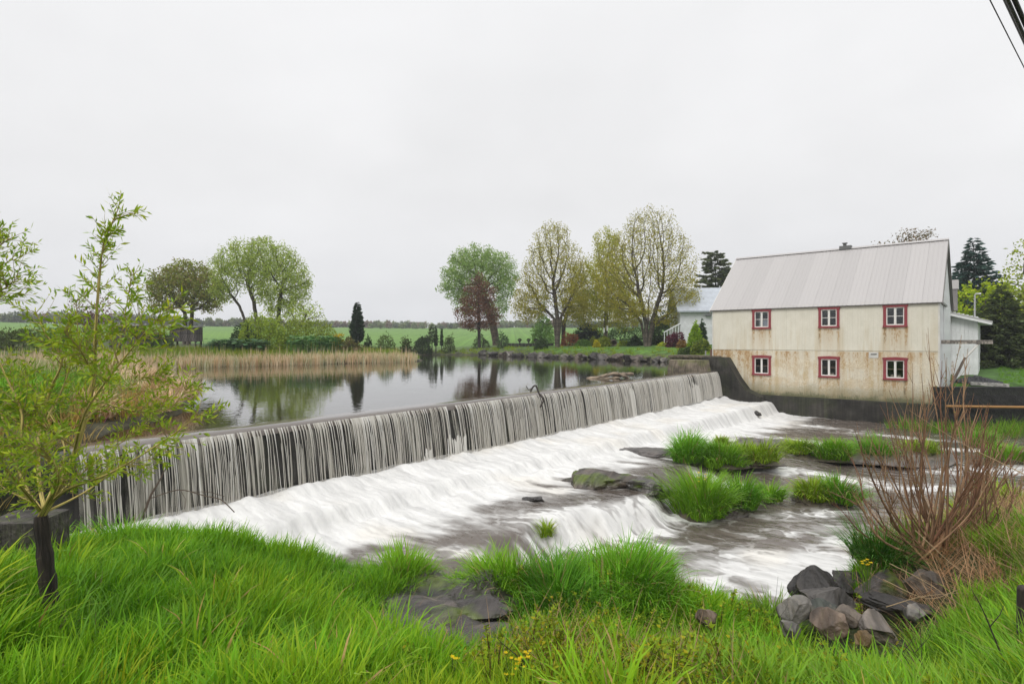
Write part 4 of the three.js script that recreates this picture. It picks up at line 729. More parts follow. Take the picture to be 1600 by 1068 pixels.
// broad-leaved plants behind the reeds
{
  const r = rng(91);
  for (const [px0, px1, D, py, n, lb, col] of [[318, 412, 47.5, 529, 330, 'bed of dark broad-leaved plants left of the willow stems', [.06, .14, .045]], [452, 528, 48.5, 524, 330, 'bed of lighter broad-leaved plants right of the willow stems', [.10, .22, .06]]]) {
    const b = new MB(), x0 = at(px0, D), x1 = at(px1, D);
    for (let k = 0; k < n; k++) { const x = mix(x0, x1, r()), Z = D + (r() - .4) * 2.4, gy = ground(x, Z), h = (hy(py, D) - gy) * (.55 + .45 * r()), a = r() * 6.28, d = V(Math.cos(a), .15 - .5 * r(), Math.sin(a)).normalize(), w = V(-Math.sin(a), .1, Math.cos(a)); b.col = vary(col, r, .3); b.leaf(V(x, gy + h, -Z), d, w, .42 + .2 * r(), .17 + .07 * r()); b.tube([V(x, gy - .05, -Z), V(x + .05, gy + h, -Z)], .012, 3, false); }
    tag(put('broadleaf_bed', b.geo(true), matLeaf), lb, 'plants', 'broad-leaved beds');
  }
}
// far wood along the top of the field: one mass
{
  const r = rng(61), b = new MB();
  for (let k = 0; k < 520; k++) {
    if (fbm(k * .06, 5.5, 3) < -.3) continue; const az = mix(-.86, .80, k / 520) + (r() - .5) * .01, D = 285 + 60 * r(), x = D * Math.tan(az), d2 = Math.hypot(x, D), Zf = D / Math.max(1, d2 / 320), xx = x / Math.max(1, d2 / 320), gy = ground(xx, Zf), h = (1.7 + 2.2 * r()) * (1 + .6 * fbm(az * 9, 1, 3)) * (az < -.25 ? 1.15 : 1), w = h * (.35 + .3 * r()), c = r() < .22 ? [.20, .15, .115] : r() < .3 ? [.11, .135, .08] : [.18, .21, .105];
    b.tube([V(xx, gy - .3, -Zf), V(xx, gy + h * .6, -Zf)], .15, 3, false);
    for (let j = 0; j < 150; j++) { const d = rdir(r), t = Math.pow(r(), .4) * (1 + .3 * fbm(d.x * 3 + k, d.y * 3, 2)); b.col = vary(c, r, .25); const e = rdir(r); if (b.c.length / 3 < b.p.length / 3) while (b.c.length / 3 < b.p.length / 3) b.c.push(.05, .045, .04); b.leaf(V(xx + d.x * w * t, gy + h * .56 + d.y * h * .46 * t, -Zf + d.z * w * t), e, perp(e, r), 1.1 + .6 * r(), .38); }
  }
  kind(put('far_wood', b.geo(true), matLeaf), 'stuff');
}

// ---------------------------------------------------------------- grass
function blade(b, x, y, z, az, L, W, tilt, bend, segs = 4, twist = 0) {
  let px = x, py = y, pz = z, a = tilt; const ca = Math.cos(az), sa = Math.sin(az), wa = az + Math.PI / 2 + twist, wx = Math.cos(wa), wz = Math.sin(wa); let p0 = null;
  for (let k = 0; k <= segs; k++) {
    const t = k / segs, w = k === segs ? 0 : W * (1 - t * t * .85) * (k === 0 ? .7 : 1);
    if (k === segs) { const q = b.v(px, py, pz); b.tri(p0[0], p0[1], q); break; }
    const row = [b.v(px - wx * w, py, pz - wz * w), b.v(px + wx * w, py, pz + wz * w)];
    if (p0) b.quad(p0[0], p0[1], row[1], row[0]); p0 = row;
    const l = L / segs; px += ca * Math.sin(a) * l; pz += sa * Math.sin(a) * l; py += Math.cos(a) * l; a += bend / segs * (.4 + 1.2 * t);
  }
}
function tuftGeo(seed, n, R, L, W, tilt, bend, col, kv = .25) {
  const r = rng(seed), b = new MB();
  for (let k = 0; k < n; k++) { const a = r() * 6.283, q = R * Math.sqrt(r()); b.col = vary(r() < .035 ? [.30, .24, .10] : col, r, kv); blade(b, Math.cos(a) * q, -.03, Math.sin(a) * q, a + (r() - .5) * 2.4, L * (.55 + .6 * r()), W * (.6 + .7 * r()), tilt * r() * 1.6, bend * (.2 + 1.3 * r()), 4, (r() - .5) * 2); }
  return b.geo();
}
const scatterM = new THREE.Matrix4(), scatterQ = new THREE.Quaternion(), scatterE = new THREE.Euler();
// tufts scattered where f(x, Z, r) gives [scale, variant, tint] or nothing
function scatter(name, geos, mat, n, x0, x1, z0, z1, seed, f, mapZ = t => t) {
  const r = rng(seed), lists = geos.map(() => []);
  for (let k = 0; k < n; k++) { const Z = mix(z0, z1, mapZ(r())), x = mix(x0, x1, r()), q = f(x, Z, r); if (!q) continue; const y = q[3] ?? ground(x, Z); scatterE.set((r() - .5) * .25, r() * 6.283, (r() - .5) * .25); scatterQ.setFromEuler(scatterE); scatterM.compose(V(x, y, -Z), scatterQ, V(q[0], q[0] * (.85 + .3 * r()), q[0])); lists[q[1] % geos.length].push([scatterM.clone(), q[2] ?? [1, 1, 1]]); }
  const g = new THREE.Group(); g.name = numbered(name); kind(g, 'stuff'); scene.add(g);
  lists.forEach((l, i) => { if (!l.length) return; const m = new THREE.InstancedMesh(geos[i], mat, l.length); m.name = 'tufts'; l.forEach(([a, c], k) => { m.setMatrixAt(k, a); m.setColorAt(k, new THREE.Color().setRGB(...c)); }); m.castShadow = m.receiveShadow = true; kind(m, 'stuff'); g.add(m); });
}
const G1 = [.115, .27, .010], G2 = [.15, .295, .012], GY = [.215, .315, .014], TAN = [.54, .43, .295];
const inView = (x, Z) => Math.abs(x) < Z * 1.05 + 2.5;
const mudAt = (x, Z) => bump2(x, Z, -.75, 7.0, .95) > .45 || bump2(x, Z, -.8, 6.4, 1.0) > .45;
const stoneAt = (x, Z) => bump2(x, Z, 4.25, 6.9, 1.05) > .42 || bump2(x, Z, 3.7, 6.0, .7) > .5 || bump2(x, Z, 5.5, 7.3, .9) > .55;
const weedAt = (x, Z) => bump2(x, Z, .75, 4.6, 1.25) + .3 * fbm(x * 1.3, Z * 1.3, 3) > .5 && x > -.4;
{
  const g = [1, 2, 3, 4].map(k => tuftGeo(100 + k, 20, .12, .32, .0070, .45, 1.05, k % 2 ? G1 : G2));
  scatter('meadow_grass', g, matGrassM, 33000, -11, 13, 1.2, 9.6, 7, (x, Z, r) => {
    if (!inView(x, Z)) return; const s = sd(river, x, Z); if (s < .12 || toUV(x, Z)[1] < .35) return; if (mudAt(x, Z) || stoneAt(x, Z)) return; if (weedAt(x, Z) && r() < .8) return;
    const yel = sst(-1.6, -.4, x) * sst(4.6, 3.4, Z + .5 * fbm(x, Z, 2)), n = fbm(x * .9 + 4, Z * .9, 3); if (fbm(x * 1.7, Z * 1.7, 3) < -.42) return;
    const cl = fbm(x * 2.3 + 11, Z * 2.3, 3); if (cl < -.22 && r() < .6) return;
    return [(.72 + .35 * r() + .35 * n + .5 * cl) * mix(1, .9, yel), Math.floor(r() * 4), [mix(1, 1.4, yel) + .5 * n + .25 * cl, 1 + .25 * n, 1]];
  });
  // fuller clumps that stand out of the meadow
  const cg = [1, 2, 3].map(k => tuftGeo(110 + k, 85, .17, .46, .0085, .55, 1.5, k === 3 ? GY : k === 2 ? G2 : G1));
  scatter('meadow_clumps', cg, matGrassM, 1500, -9, 9, 2.0, 8.9, 17, (x, Z, r) => { if (!inView(x, Z)) return; const s = sd(river, x, Z); if (s < .2 || toUV(x, Z)[1] < .5 || mudAt(x, Z) || stoneAt(x, Z) || weedAt(x, Z)) return; if (fbm(x * .8 + 31, Z * .8, 3) < -.02 || r() < .35) return; return [.7 + .55 * r(), Math.floor(r() * 3), [.95 + .35 * r(), 1 + .15 * r(), 1]]; });
  const w = [1, 2].map(k => tuftGeo(120 + k, 15, .10, .42, .0085, .45, 1.15, [.14, .28, .022]));
  scatter('broad_grass', w, matGrassM, 3600, 1.2, 9.5, 1.8, 6.2, 8, (x, Z, r) => { if (!inView(x, Z) || stoneAt(x, Z) || sd(river, x, Z) < .5) return; const d = sst(1.0, 2.4, x); if (r() > d) return; return [.75 + .45 * r(), Math.floor(r() * 2), [1 + .3 * r(), 1.05, 1.2]]; });
  scatter('broad_grass', w, matGrassM, 700, -7, -1, 3, 8.2, 18, (x, Z, r) => { if (!inView(x, Z) || sd(river, x, Z) < .3 || toUV(x, Z)[1] < .35) return; return [.6 + .35 * r(), Math.floor(r() * 2), [.9, .95, 1.2]]; });
  // dry stalks and leafy weeds in the lower middle
  const dry = [1, 2].map(k => { const r = rng(140 + k), b = new MB(); for (let j = 0; j < 9; j++) { b.col = vary([.23, .15, .075], r, .3); blade(b, (r() - .5) * .3, -.02, (r() - .5) * .3, r() * 6.28, .35 + .4 * r(), .0032, .7 + .6 * r(), .6 * r(), 4); } return b.geo(); });
  scatter('dry_stalks', dry, matGrassM, 1500, -1.4, 8.5, 2.6, 8.6, 9, (x, Z, r) => { const s = sd(river, x, Z); if (s < .1) return; const k = weedAt(x, Z) ? .7 : stoneAt(x, Z) ? .10 : (x > 5.2 && Z > 6.2 && s < 2.6) ? .8 : .05; if (r() > k) return; return [.7 + .6 * r(), Math.floor(r() * 2)]; });
  scatter('dry_stalks', dry, matGrassM, 1500, 4.6, 9.5, 6.2, 10, 19, (x, Z, r) => { const s = sd(river, x, Z); if (s < .25 || s > 3.2 || (x < 5.6 && r() < .6)) return; return [.7 + .7 * r(), Math.floor(r() * 2), [1.5, 1.4, 1.5]]; });
  const weed = [1, 2, 3].map(k => { const r = rng(150 + k), b = new MB(); for (let j = 0; j < 4; j++) { const a = r() * 6.28, h = .22 + .25 * r(), lx = Math.cos(a) * .12, lz = Math.sin(a) * .12; b.col = vary([.11, .06, .03], r, .2); b.tube([V(0, -.02, 0), V(lx * .5, h * .6, lz * .5), V(lx, h, lz)], [.004, .003, .0015], 3, false); for (let i = 0; i < 26; i++) { const t = .25 + .75 * r(), q = V(lx * t, h * t, lz * t), d = rdir(r); d.y = Math.abs(d.y) * .6; d.normalize(); b.col = vary(r() < .3 ? [.30, .27, .014] : k === 2 ? [.25, .29, .02] : [.19, .27, .015], r, .25); b.leaf(q, d, perp(d, r), .028 + .025 * r(), .008 + .005 * r()); } } return b.geo(); });
  scatter('leafy_weeds', weed, matGrassM, 2300, -1.2, 5, 2.4, 8, 10, (x, Z, r) => { const s = sd(river, x, Z); if (s < .2 || !inView(x, Z) || mudAt(x, Z)) return; if (r() > (weedAt(x, Z) ? .85 : x > .2 && x < 3.2 && Z > 3 ? .22 : .02)) return; return [.6 + .5 * r(), Math.floor(r() * 3)]; });
  // rough grass on the left bank beside and above the dam
  const lg = [1, 2].map(k => tuftGeo(160 + k, 22, .16, .55, .008, .4, .9, [.11, .23, .014]));
  scatter('bank_grass', lg, matGrassM, 5200, -24, -5.5, 6.8, 30, 11, (x, Z, r) => { if (!inView(x, Z)) return; const [u, v] = toUV(x, Z), sp = sd(pond, x, Z); if (sp < .15 && v < .2) return; if (v > .35) return; if (u > -.7 && v > -.8) return; const brown = sst(.1, .5, fbm(x * .25, Z * .25, 3) + .3 * sst(3, 0, sp) + .35 * sst(14, 20, Z)); return [.75 + .5 * r(), r() < .5 ? 0 : 1, brown > .5 && r() < brown ? [3.2, 1.05, 5] : [1 + .3 * r(), 1, 1]]; }, t => t * t);
  // grass on the lawn's edge and behind the stones
  const sg = [1, 2].map(k => tuftGeo(170 + k, 18, .22, .34, .016, .5, .7, [.14, .27, .018]));
  scatter('lawn_edge_grass', sg, matGrassM, 3600, -16, 16, 36, 82, 12, (x, Z, r) => { const sp = sd(pond, x, Z); if (sp < .3 || sp > 5 || toUV(x, Z)[1] > -1.5 || x < -10.5 && Z < 60) return; if (x > 11 && Z < 42) return; const k = sst(5, 1, sp); if (r() > k) return; return [.8 + .5 * r(), r() < .5 ? 0 : 1, [1.1 + .5 * r(), 1, 1]]; });
  // green behind the reeds
  scatter('shore_grass', sg, matGrassM, 2600, -34, -9, 38, 66, 13, (x, Z, r) => { const sp = sd(pond, x, Z); if (sp < 2.2 || sp > 14) return; return [1.3 + .9 * r(), r() < .5 ? 0 : 1, [.9 + .7 * r(), .85, 1]]; });
  // grass under the retaining wall and on the lower right
  scatter('wall_foot_grass', lg, matGrassM, 1700, 13, 40, 19, 27.1, 14, (x, Z, r) => { const d = Z - 24.2 + .25 * Math.sin(x) - Math.max(0, 20 - x) * .9; if (d < 0 || x < 16.5) return; return [.8 + .5 * r(), r() < .5 ? 0 : 1, [1.2, 1.05, 1], -2.35]; });
  scatter('yard_grass', sg, matGrassM, 1500, 21, 42, 27.8, 44, 15, (x, Z, r) => { if ((x - MR[0]) * me[0] + (Z - MR[1]) * me[1] < 2.2) return; return [.35 + .2 * r(), r() < .5 ? 0 : 1, [.9, .95, 1]]; });
}
// reeds: dry stems along the left shore
{
  const rd = [1, 2, 3].map(k => { const r = rng(200 + k), b = new MB(); for (let j = 0; j < 20; j++) { const tan = vary([TAN[0] * (k === 3 ? .8 : 1), TAN[1], TAN[2]], r, .2); b.col = r() < .06 ? vary([.12, .15, .03], r) : tan; blade(b, (r() - .5) * .6, -.1, (r() - .5) * .6, r() * 6.28, (r() < .10 ? 1.3 : .78) * (.7 + .5 * r()), .019, .22 * r(), .45 * r() * (r() < .3 ? 3 : 1), 4, r() * 3); } return b.geo(); });
  scatter('dry_reeds', rd, matGrassM, 9000, -36, -7.5, 33, 54, 21, (x, Z, r) => { const t = (x + 23.5) / 14.7, front = mix(36.0, 48.4, clamp(t)) - (t < 0 ? 0 : 0), d = (Z - front); if (x > -8.6 || d < -.25 + .3 * fbm(x * 1.2, 3, 2) || d > 2.6 + 1.0 * fbm(x * .4, 1, 2)) return; return [.85 + .3 * r(), Math.floor(r() * 3), [1, 1, 1], .02]; });
  scatter('dry_reeds', rd, matGrassM, 4200, -40, -9.5, 17, 37, 22, (x, Z, r) => { const sp = sd(pond, x, Z); if (sp < .1 || sp > 6 + 3 * fbm(x * .2, Z * .2, 2) || !inView(x, Z)) return; if (r() > sst(7, 1, sp) * sst(17, 23, Z)) return; return [.6 + .25 * r(), Math.floor(r() * 3)]; });
}
// ---------------------------------------------------------------- tussocks: each clump a thing
function tussock(label, x, Z, y, R, H, n, col, o = {}) {
  const r = rng(Math.round(x * 131 + Z * 977) + 5), b = new MB(), W = o.W ?? .0075;
  const subs = []; for (let k = 0; k < (o.subs ?? 9); k++) { const a = r() * 6.283, q = .85 * Math.sqrt(r()); subs.push([Math.cos(a) * q, Math.sin(a) * q, .6 + .55 * r(), r() * 6.283, .25 * r(), .85 + .3 * r()]); }
  for (let k = 0; k < n; k++) {
    const [cx, cz, hs, dir, ln, tone] = subs[Math.floor(r() * subs.length)], a = r() * 6.283, q = .42 * Math.sqrt(r()), X = cx + Math.cos(a) * q, Zz = cz + Math.sin(a) * q, edge = Math.min(1, Math.hypot(X, Zz)), out = Math.atan2(Zz, X) + (r() - .5) * 2.2;
    b.col = vary(r() < (o.dry ?? .05) ? [.27, .2, .09] : col.map(c => c * tone), r, .26);
    blade(b, X * R * .72, -.04 + .05 * (1 - edge), Zz * R * .72 * (o.deep ?? 1), r() < .3 ? dir : out, H * hs * (.65 + .6 * r()), W * (.6 + .7 * r()), .10 + .55 * edge * r() + ln, (.5 + 1.7 * edge) * (.4 + 1.0 * r()), 5, (r() - .5) * 1.5);
  }
  const m = put(o.name ?? 'grass_tussock', b.geo(), matGrassM); m.position.set(x, y, -Z); return tag(m, label, 'grass', o.group ?? 'grass tussocks in and beside the river');
}
const rv = (x, Z) => { const [u, v] = toUV(x, Z); return riverY(u, v); };
const TS = [ // label, column, distance, radius, height, blades, tint
  ['big arching grass tussock left of centre on the near bank beside dark rock', 805, 7.8, .85, .62, 1900, G2],
  ['wide bright grass tussock on the near bank in front of the small cascade', 965, 7.6, 1.0, .66, 2400, G1],
  ['dark drooping tussock between the two big near-bank tussocks', 872, 7.0, .66, .60, 1300, [.085, .22, .012]],
  ['grass tussock hanging over the dark rock from the left meadow', 628, 7.8, .62, .55, 1200, G2],
  ['upright narrow tussock right of the wide bright near-bank tussock', 1112, 7.9, .3, .6, 500, G1],
  ['pale drooping tussock left of the dark foreground boulder', 1205, 7.4, .4, .5, 700, [.11, .19, .02]],
  ['green tussock under the bare shrub beside the foreground boulders', 1375, 8.2, .55, .7, 1100, [.06, .17, .014]],
  ['large lush tussock on the river islet behind the yellow iris', 1095, 13.0, .72, .95, 1500, G2],
  ['rounded tussock at the right of the large islet tussock', 1160, 13.7, .48, .75, 900, G1],
  ['small low tussock at the right tip of the islet', 1201, 14.2, .35, .5, 500, G2],
  ['tussock at the far left of the upper islet', 1078, 17.2, .85, .85, 1400, G1],
  ['tussock in the middle of the upper islet', 1130, 16.9, .9, .7, 1500, G2],
  ['tussock on the right end of the upper islet', 1182, 17.2, .75, .8, 1200, GY],
  ['grass tuft on the flat grey rock near the weir foot', 1127, 20.2, .3, .35, 350, GY],
  ['left tussock of the grassy bar seen left of the bare shrub', 1250, 19.8, .6, .55, 800, GY],
  ['middle tussock of the grassy bar behind the bare shrub', 1300, 19.2, .8, .75, 1200, G2],
  ['right tussock of the grassy bar behind the bare shrub', 1370, 19.6, .9, .75, 1200, G1],
  ['far right tussock of the grassy bar behind the bare shrub', 1440, 20.0, .8, .7, 1000, GY],
  ['left tussock of the small islet in midstream', 1268, 14.3, .4, .55, 600, GY],
  ['right tussock of the small islet in midstream', 1310, 14.1, .55, .7, 900, G1],
  ['lone tussock against the right edge below the black wall', 1575, 19.5, .8, .55, 900, G2],
  ['tussock in the shallows just below the black wall', 1530, 22.5, .9, .6, 900, G1],
  ['yellow-green tussock on the near bank at the right edge', 1590, 10.8, .7, .6, 1100, GY],
  ['second yellow-green tussock behind the bare shrub stems', 1515, 10.2, .6, .55, 900, GY],
  ['grass mound beside the left foot of the dam', 190, 7.7, .6, .48, 1000, G1],
  ['bright green grass clump on the bank behind the sapling', 60, 10.6, .9, .8, 1500, G1],
  ['bright green grass clump at the left edge above the dam', 10, 11.6, .9, .8, 1400, G2],
  ['spiky tussock on the left bank at the foam edge', 325, 8.2, .35, .6, 450, [.05, .15, .012]],
  ['small grass sprig caught at the lip of the cascade', 853, 10.9, .16, .34, 160, GY],
];
for (const [lb, px, D, R, H, n, c] of TS) {
  const x = at(px, D), s = sd(river, x, D), wet = s < -.25, y = wet ? rv(x, D) : ground(x, D);
  tussock(lb, x, D, y + (wet ? .1 : -.02), R, H, n, c, { W: .0055 + D * .00045 });
}
for (const [lb, x, Z, R, H, n] of [['matted dry grass clump overhanging the pond at the left bank', -9.1, 14.6, 1.15, .75, 1400], ['dry grass clump on the left shore behind the sapling', -10.8, 16.3, 1.2, .8, 1300], ['smaller dry grass clump at the tip of the left bank', -8.2, 13.2, .7, .55, 800], ['tan grass clump farther back on the left shore', -13.2, 20, 1.3, .85, 1200], ['dry grass clump nearest the dam on the left bank', -8.6, 11.3, .7, .6, 800]])
  tussock(lb, x, Z, Math.max(ground(x, Z), .02), R, H, n, TAN, { W: .009, dry: .2, name: 'dry_grass_clump', group: 'dry grass clumps on the left shore' });

// ---------------------------------------------------------------- rocks
const matRock = std(1, 1, 1, .6, { vertexColors: true, map: grainTex, bumpMap: grainBump, bumpScale: .012 });
const matRockWet = std(1, 1, 1, .32, { vertexColors: true, map: grainTex, bumpMap: grainBump, bumpScale: .02 });
const ico = new THREE.IcosahedronGeometry(1, 12);
function rock(name, label, x, y, Z, sx, sy, sz, turn, col, o = {}, group) {
  const r = rng(Math.round(x * 733 + Z * 191 + y * 50)), g = ico.clone(), p = g.attributes.position, n = p.count, c = new Float32Array(n * 3), uv = g.attributes.uv, cuts = [];
  for (let k = 0; k < (o.cuts ?? 15); k++) { const d = rdir(r); cuts.push([d, (o.cutAt ?? .55) + .32 * r()]); }
  const e = V(0, 0, 0), k1 = r() * 50;
  for (let i = 0; i < n; i++) {
    e.fromBufferAttribute(p, i); for (const [d, h] of cuts) { const t = e.dot(d) - h; if (t > 0) e.addScaledVector(d, -t * .98); }
    const f = 1 + (o.rough ?? .10) * fbm(e.x * 1.7 + k1, e.z * 1.7 + e.y * 1.3, 3) * 1.8 + .07 * fbm(e.x * 5 + k1, e.y * 5 + e.z * 4, 5) + (o.strata ? .10 * fbm(k1 + e.z, (e.y * 1.5 + .5 * e.x) * 5, 4) : 0); e.multiplyScalar(f);
    p.setXYZ(i, e.x * sx, e.y * sy, e.z * sz); uv.setXY(i, (e.x + e.z * .6) * sx * .9 + k1, (e.y * sy + e.z * sz * .8) * .9);
    const m = fbm(e.x * 2.2 + k1, e.z * 2.2 + e.y * 2, 4), t = 1 + .5 * m; let q = col.map(v => v * t);
    const li = sst(.18, .34, fbm(e.x * 3.1 - k1, e.z * 3.1 + e.y * 2.7, 4)); q = q.map((v, j) => mix(v, [.30, .24, .17][j], li * (o.lichen ?? .25)));
    if (o.moss) { const mo = sst(.02, .22, fbm(e.x * 1.9 + 7 + k1, e.z * 1.9, 4) + (o.moss - .5)) * sst(-.1, .5, e.y); q = q.map((v, j) => mix(v, [.10, .135, .012][j], mo)); }
    c.set(q, i * 3);
  }
  g.setAttribute('color', new THREE.BufferAttribute(c, 3)); g.computeVertexNormals();
  const m = put(name, g, o.wet ? matRockWet : matRock); m.position.set(x, y, -Z); m.rotation.y = turn; return tag(m, label, 'rock', group);
}
const GR = [.10, .09, .082], DK = [.036, .031, .028], BR = [.12, .095, .075], LG = [.19, .175, .155], RD = [.18, .125, .09];
for (const [lb, px, py, D, w, h, c, o] of [
  ['rounded near-black boulder at the water edge, leftmost of the foreground rocks', 1275, 921, 7.7, 33, 24, DK, { lichen: .05 }],
  ['dark layered slab rock behind the near-black boulder', 1345, 918, 8.0, 42, 24, DK, { strata: 1 }],
  ['long grey flat-topped stone in front of the near-black boulder', 1296, 940, 7.1, 40, 17, GR, { lichen: .15 }],
  ['pale flat stone left of the greenish dark stone', 1246, 958, 6.8, 22, 17, LG, {}],
  ['greenish dark stone under the long grey stone', 1285, 954, 6.7, 21, 16, [.06, .068, .055], {}],
  ['purple-brown boulder in the middle of the rock pile', 1386, 926, 7.4, 42, 24, [.075, .062, .055], { moss: .45 }],
  ['dark low slab below the purple-brown boulder', 1400, 950, 6.95, 38, 14, DK, { strata: 1 }],
  ['brown upright stone at the right of the rock pile', 1442, 920, 7.3, 23, 23, BR, {}],
  ['broad mossy brown boulder at the foot of the bare shrub', 1452, 896, 7.9, 42, 18, [.13, .105, .06], { moss: .4 }],
  ['reddish round stone half hidden by foreground grass', 1300, 980, 6.2, 26, 18, RD, {}],
  ['small grey-brown stone between the reddish and dark slab stones', 1330, 966, 6.45, 17, 13, BR, {}],
  ['pale pinkish stone low in the rock pile', 1370, 984, 6.0, 24, 17, [.24, .20, .17], {}],
  ['light flat stone at the right foot of the rock pile', 1430, 960, 6.5, 16, 11, LG, {}],
  ['small ochre stone in the grass below the rock pile', 1352, 1000, 5.8, 14, 9, [.24, .15, .06], {}],
  ['dark blocky stone beside the dry grass under the shrub', 1500, 905, 7.7, 26, 15, DK, {}],
  ['grey stone among the dry stalks right of the shrub', 1545, 893, 7.6, 22, 12, GR, {}],
  ['small brown stone in the weeds left of the rock pile', 1106, 968, 6.4, 15, 12, [.17, .12, .085], {}],
  ['pale stone poking out of the weeds beside the drooping tussock', 1236, 985, 6.1, 14, 10, LG, {}],
]) { const s = D / 890; rock('boulder', lb, at(px, D), hy(py, D) + .02, D, w * s * 1.3, h * s * 1.45, Math.min(w, h * 1.4) * s * 1.2, (px * .37) % 1 - .5, c, o, 'foreground boulders'); }
for (const [lb, px, py, D, w, h, c, o] of [
  ['low mossy rock in midstream left of the islet', 930, 748, 13.9, 58, 19, BR, { moss: .55, strata: 1 }],
  ['grey wet rock joined to the mossy midstream rock', 1010, 758, 13.6, 40, 12, GR, { moss: .35, strata: 1 }],
  ['flat wet rock shelf left of the upper islet tussocks', 1020, 712, 18.4, 55, 6, [.11, .095, .088], { strata: 1 }],
  ['broad flat grey rock near the foot of the weir at right', 1175, 690, 20.5, 62, 10, [.12, .105, .1], { strata: 1 }],
  ['rock under the large islet tussock', 1110, 806, 13.1, 70, 14, BR, {}],
  ['rock under the upper islet tussocks', 1130, 735, 17.1, 85, 11, BR, {}],
  ['thin dark rock breaking the surface at the left of the cascade', 832, 778, 12.4, 18, 5, DK, { strata: 1 }],
  ['rock under the grassy bar behind the shrub', 1340, 722, 19.6, 130, 11, BR, {}],
  ['rock under the small midstream islet', 1292, 786, 14.3, 50, 9, BR, {}],
  ['grey stone breaking the foam at the weir foot', 1182, 661, 29.5, 9, 4, DK, {}],
]) { const s = D / 890, x = at(px, D), yy = rv(x, D); rock('river_rock', lb, x, yy + h * s * .12, D, w * s, h * s * 1.15, Math.max(h * 1.8, w * .62) * s, (px * .17) % .6 - .3, c, { lichen: .1, rough: .34, cuts: 14, wet: 1, ...o }, 'rocks in the river'); }
rock('river_rock', 'large dark wet rock slope on the near bank between the tussocks', -.75, -1.66, 7.05, 1.1, .34, 1.0, .3, [.05, .041, .036], { strata: 1, cuts: 8, rough: .5, wet: 1, lichen: .25, moss: .3 }, 'rocks in the river');
rock('river_rock', 'lower dark wet rock step below the meadow edge on the near bank', -.95, -1.52, 6.15, .85, .24, .6, -.2, [.06, .048, .042], { strata: 1, cuts: 9, rough: .5, wet: 1, lichen: .25 }, 'rocks in the river');
rock('river_rock', 'flat pale grey rock at the left foot of the dam', at(235, 8.4), hy(852, 8.4), 8.4, .55, .16, .3, .4, [.16, .145, .13], {}, 'rocks in the river');
const ord = n => n < 20 ? ['first', 'second', 'third', 'fourth', 'fifth', 'sixth', 'seventh', 'eighth', 'ninth', 'tenth', 'eleventh', 'twelfth', 'thirteenth', 'fourteenth', 'fifteenth', 'sixteenth', 'seventeenth', 'eighteenth', 'nineteenth', 'twentieth'][n] : n < 29 ? 'twenty-' + ord(n - 20) : 'thirtieth';
{ // stones along the lawn's shore
  const r = rng(401), line = [[-4, 73.5], [-1, 68], [2.4, 63], [6.6, 57.5], [11, 50.5], [13.2, 46.5]];
  const words = ['dark', 'grey', 'brown', 'pale'], tint = [DK, GR, BR, LG]; let cnt = 0;
  for (let k = 0; k < line.length - 1; k++) { const [a, b] = [line[k], line[k + 1]], L = Math.hypot(b[0] - a[0], b[1] - a[1]), m = Math.round(L / 1.15); for (let j = 0; j < m; j++) { const t = (j + .3 * r()) / m, x = mix(a[0], b[0], t) + .3 * (r() - .3), Z = mix(a[1], b[1], t) + .5 * (r() - .2), s = .32 + .38 * r(), q = Math.floor(r() * 3.4); rock('shore_stone', `${words[q]} shore stone below the lawn, ${ord(cnt)} counting from the leaning willow side`, x, .12 + .1 * r(), Z, s * 1.15, s * .75, s, r() * 3, tint[q], { moss: r() < .3 ? .4 : 0 }, 'stones lining the lawn shore'); cnt++; } }
}
// concrete block by the sapling
{
  const D = 6.3, x0 = at(-30, D), x1 = at(57, D), yt = hy(815, D), yb = hy(885, D) - .3, g = new THREE.BoxGeometry(x1 - x0, yt - yb, .55, 14, 8, 8), p = g.attributes.position;
  for (let k = 0; k < p.count; k++) { const q = V(p.getX(k), p.getY(k), p.getZ(k)), f = .012 * fbm(q.x * 9 + 3, q.y * 9 + q.z * 8, 3); p.setXYZ(k, q.x * (1 - .04 * Math.abs(q.y)) + f, q.y + f + (q.y > .2 ? -.05 * sst(.25, .48, Math.abs(q.x)) : 0), q.z + f); }
  g.computeVertexNormals(); const m = put('concrete_block', g, std(.13, .115, .10, .9, { map: concreteTex, bumpMap: grainBump, bumpScale: .02 })); m.position.set((x0 + x1) / 2, (yt + yb) / 2, -D - .2); m.rotation.y = .08; tag(m, 'weathered grey-brown concrete block in the grass behind the sapling trunk', 'block');
}

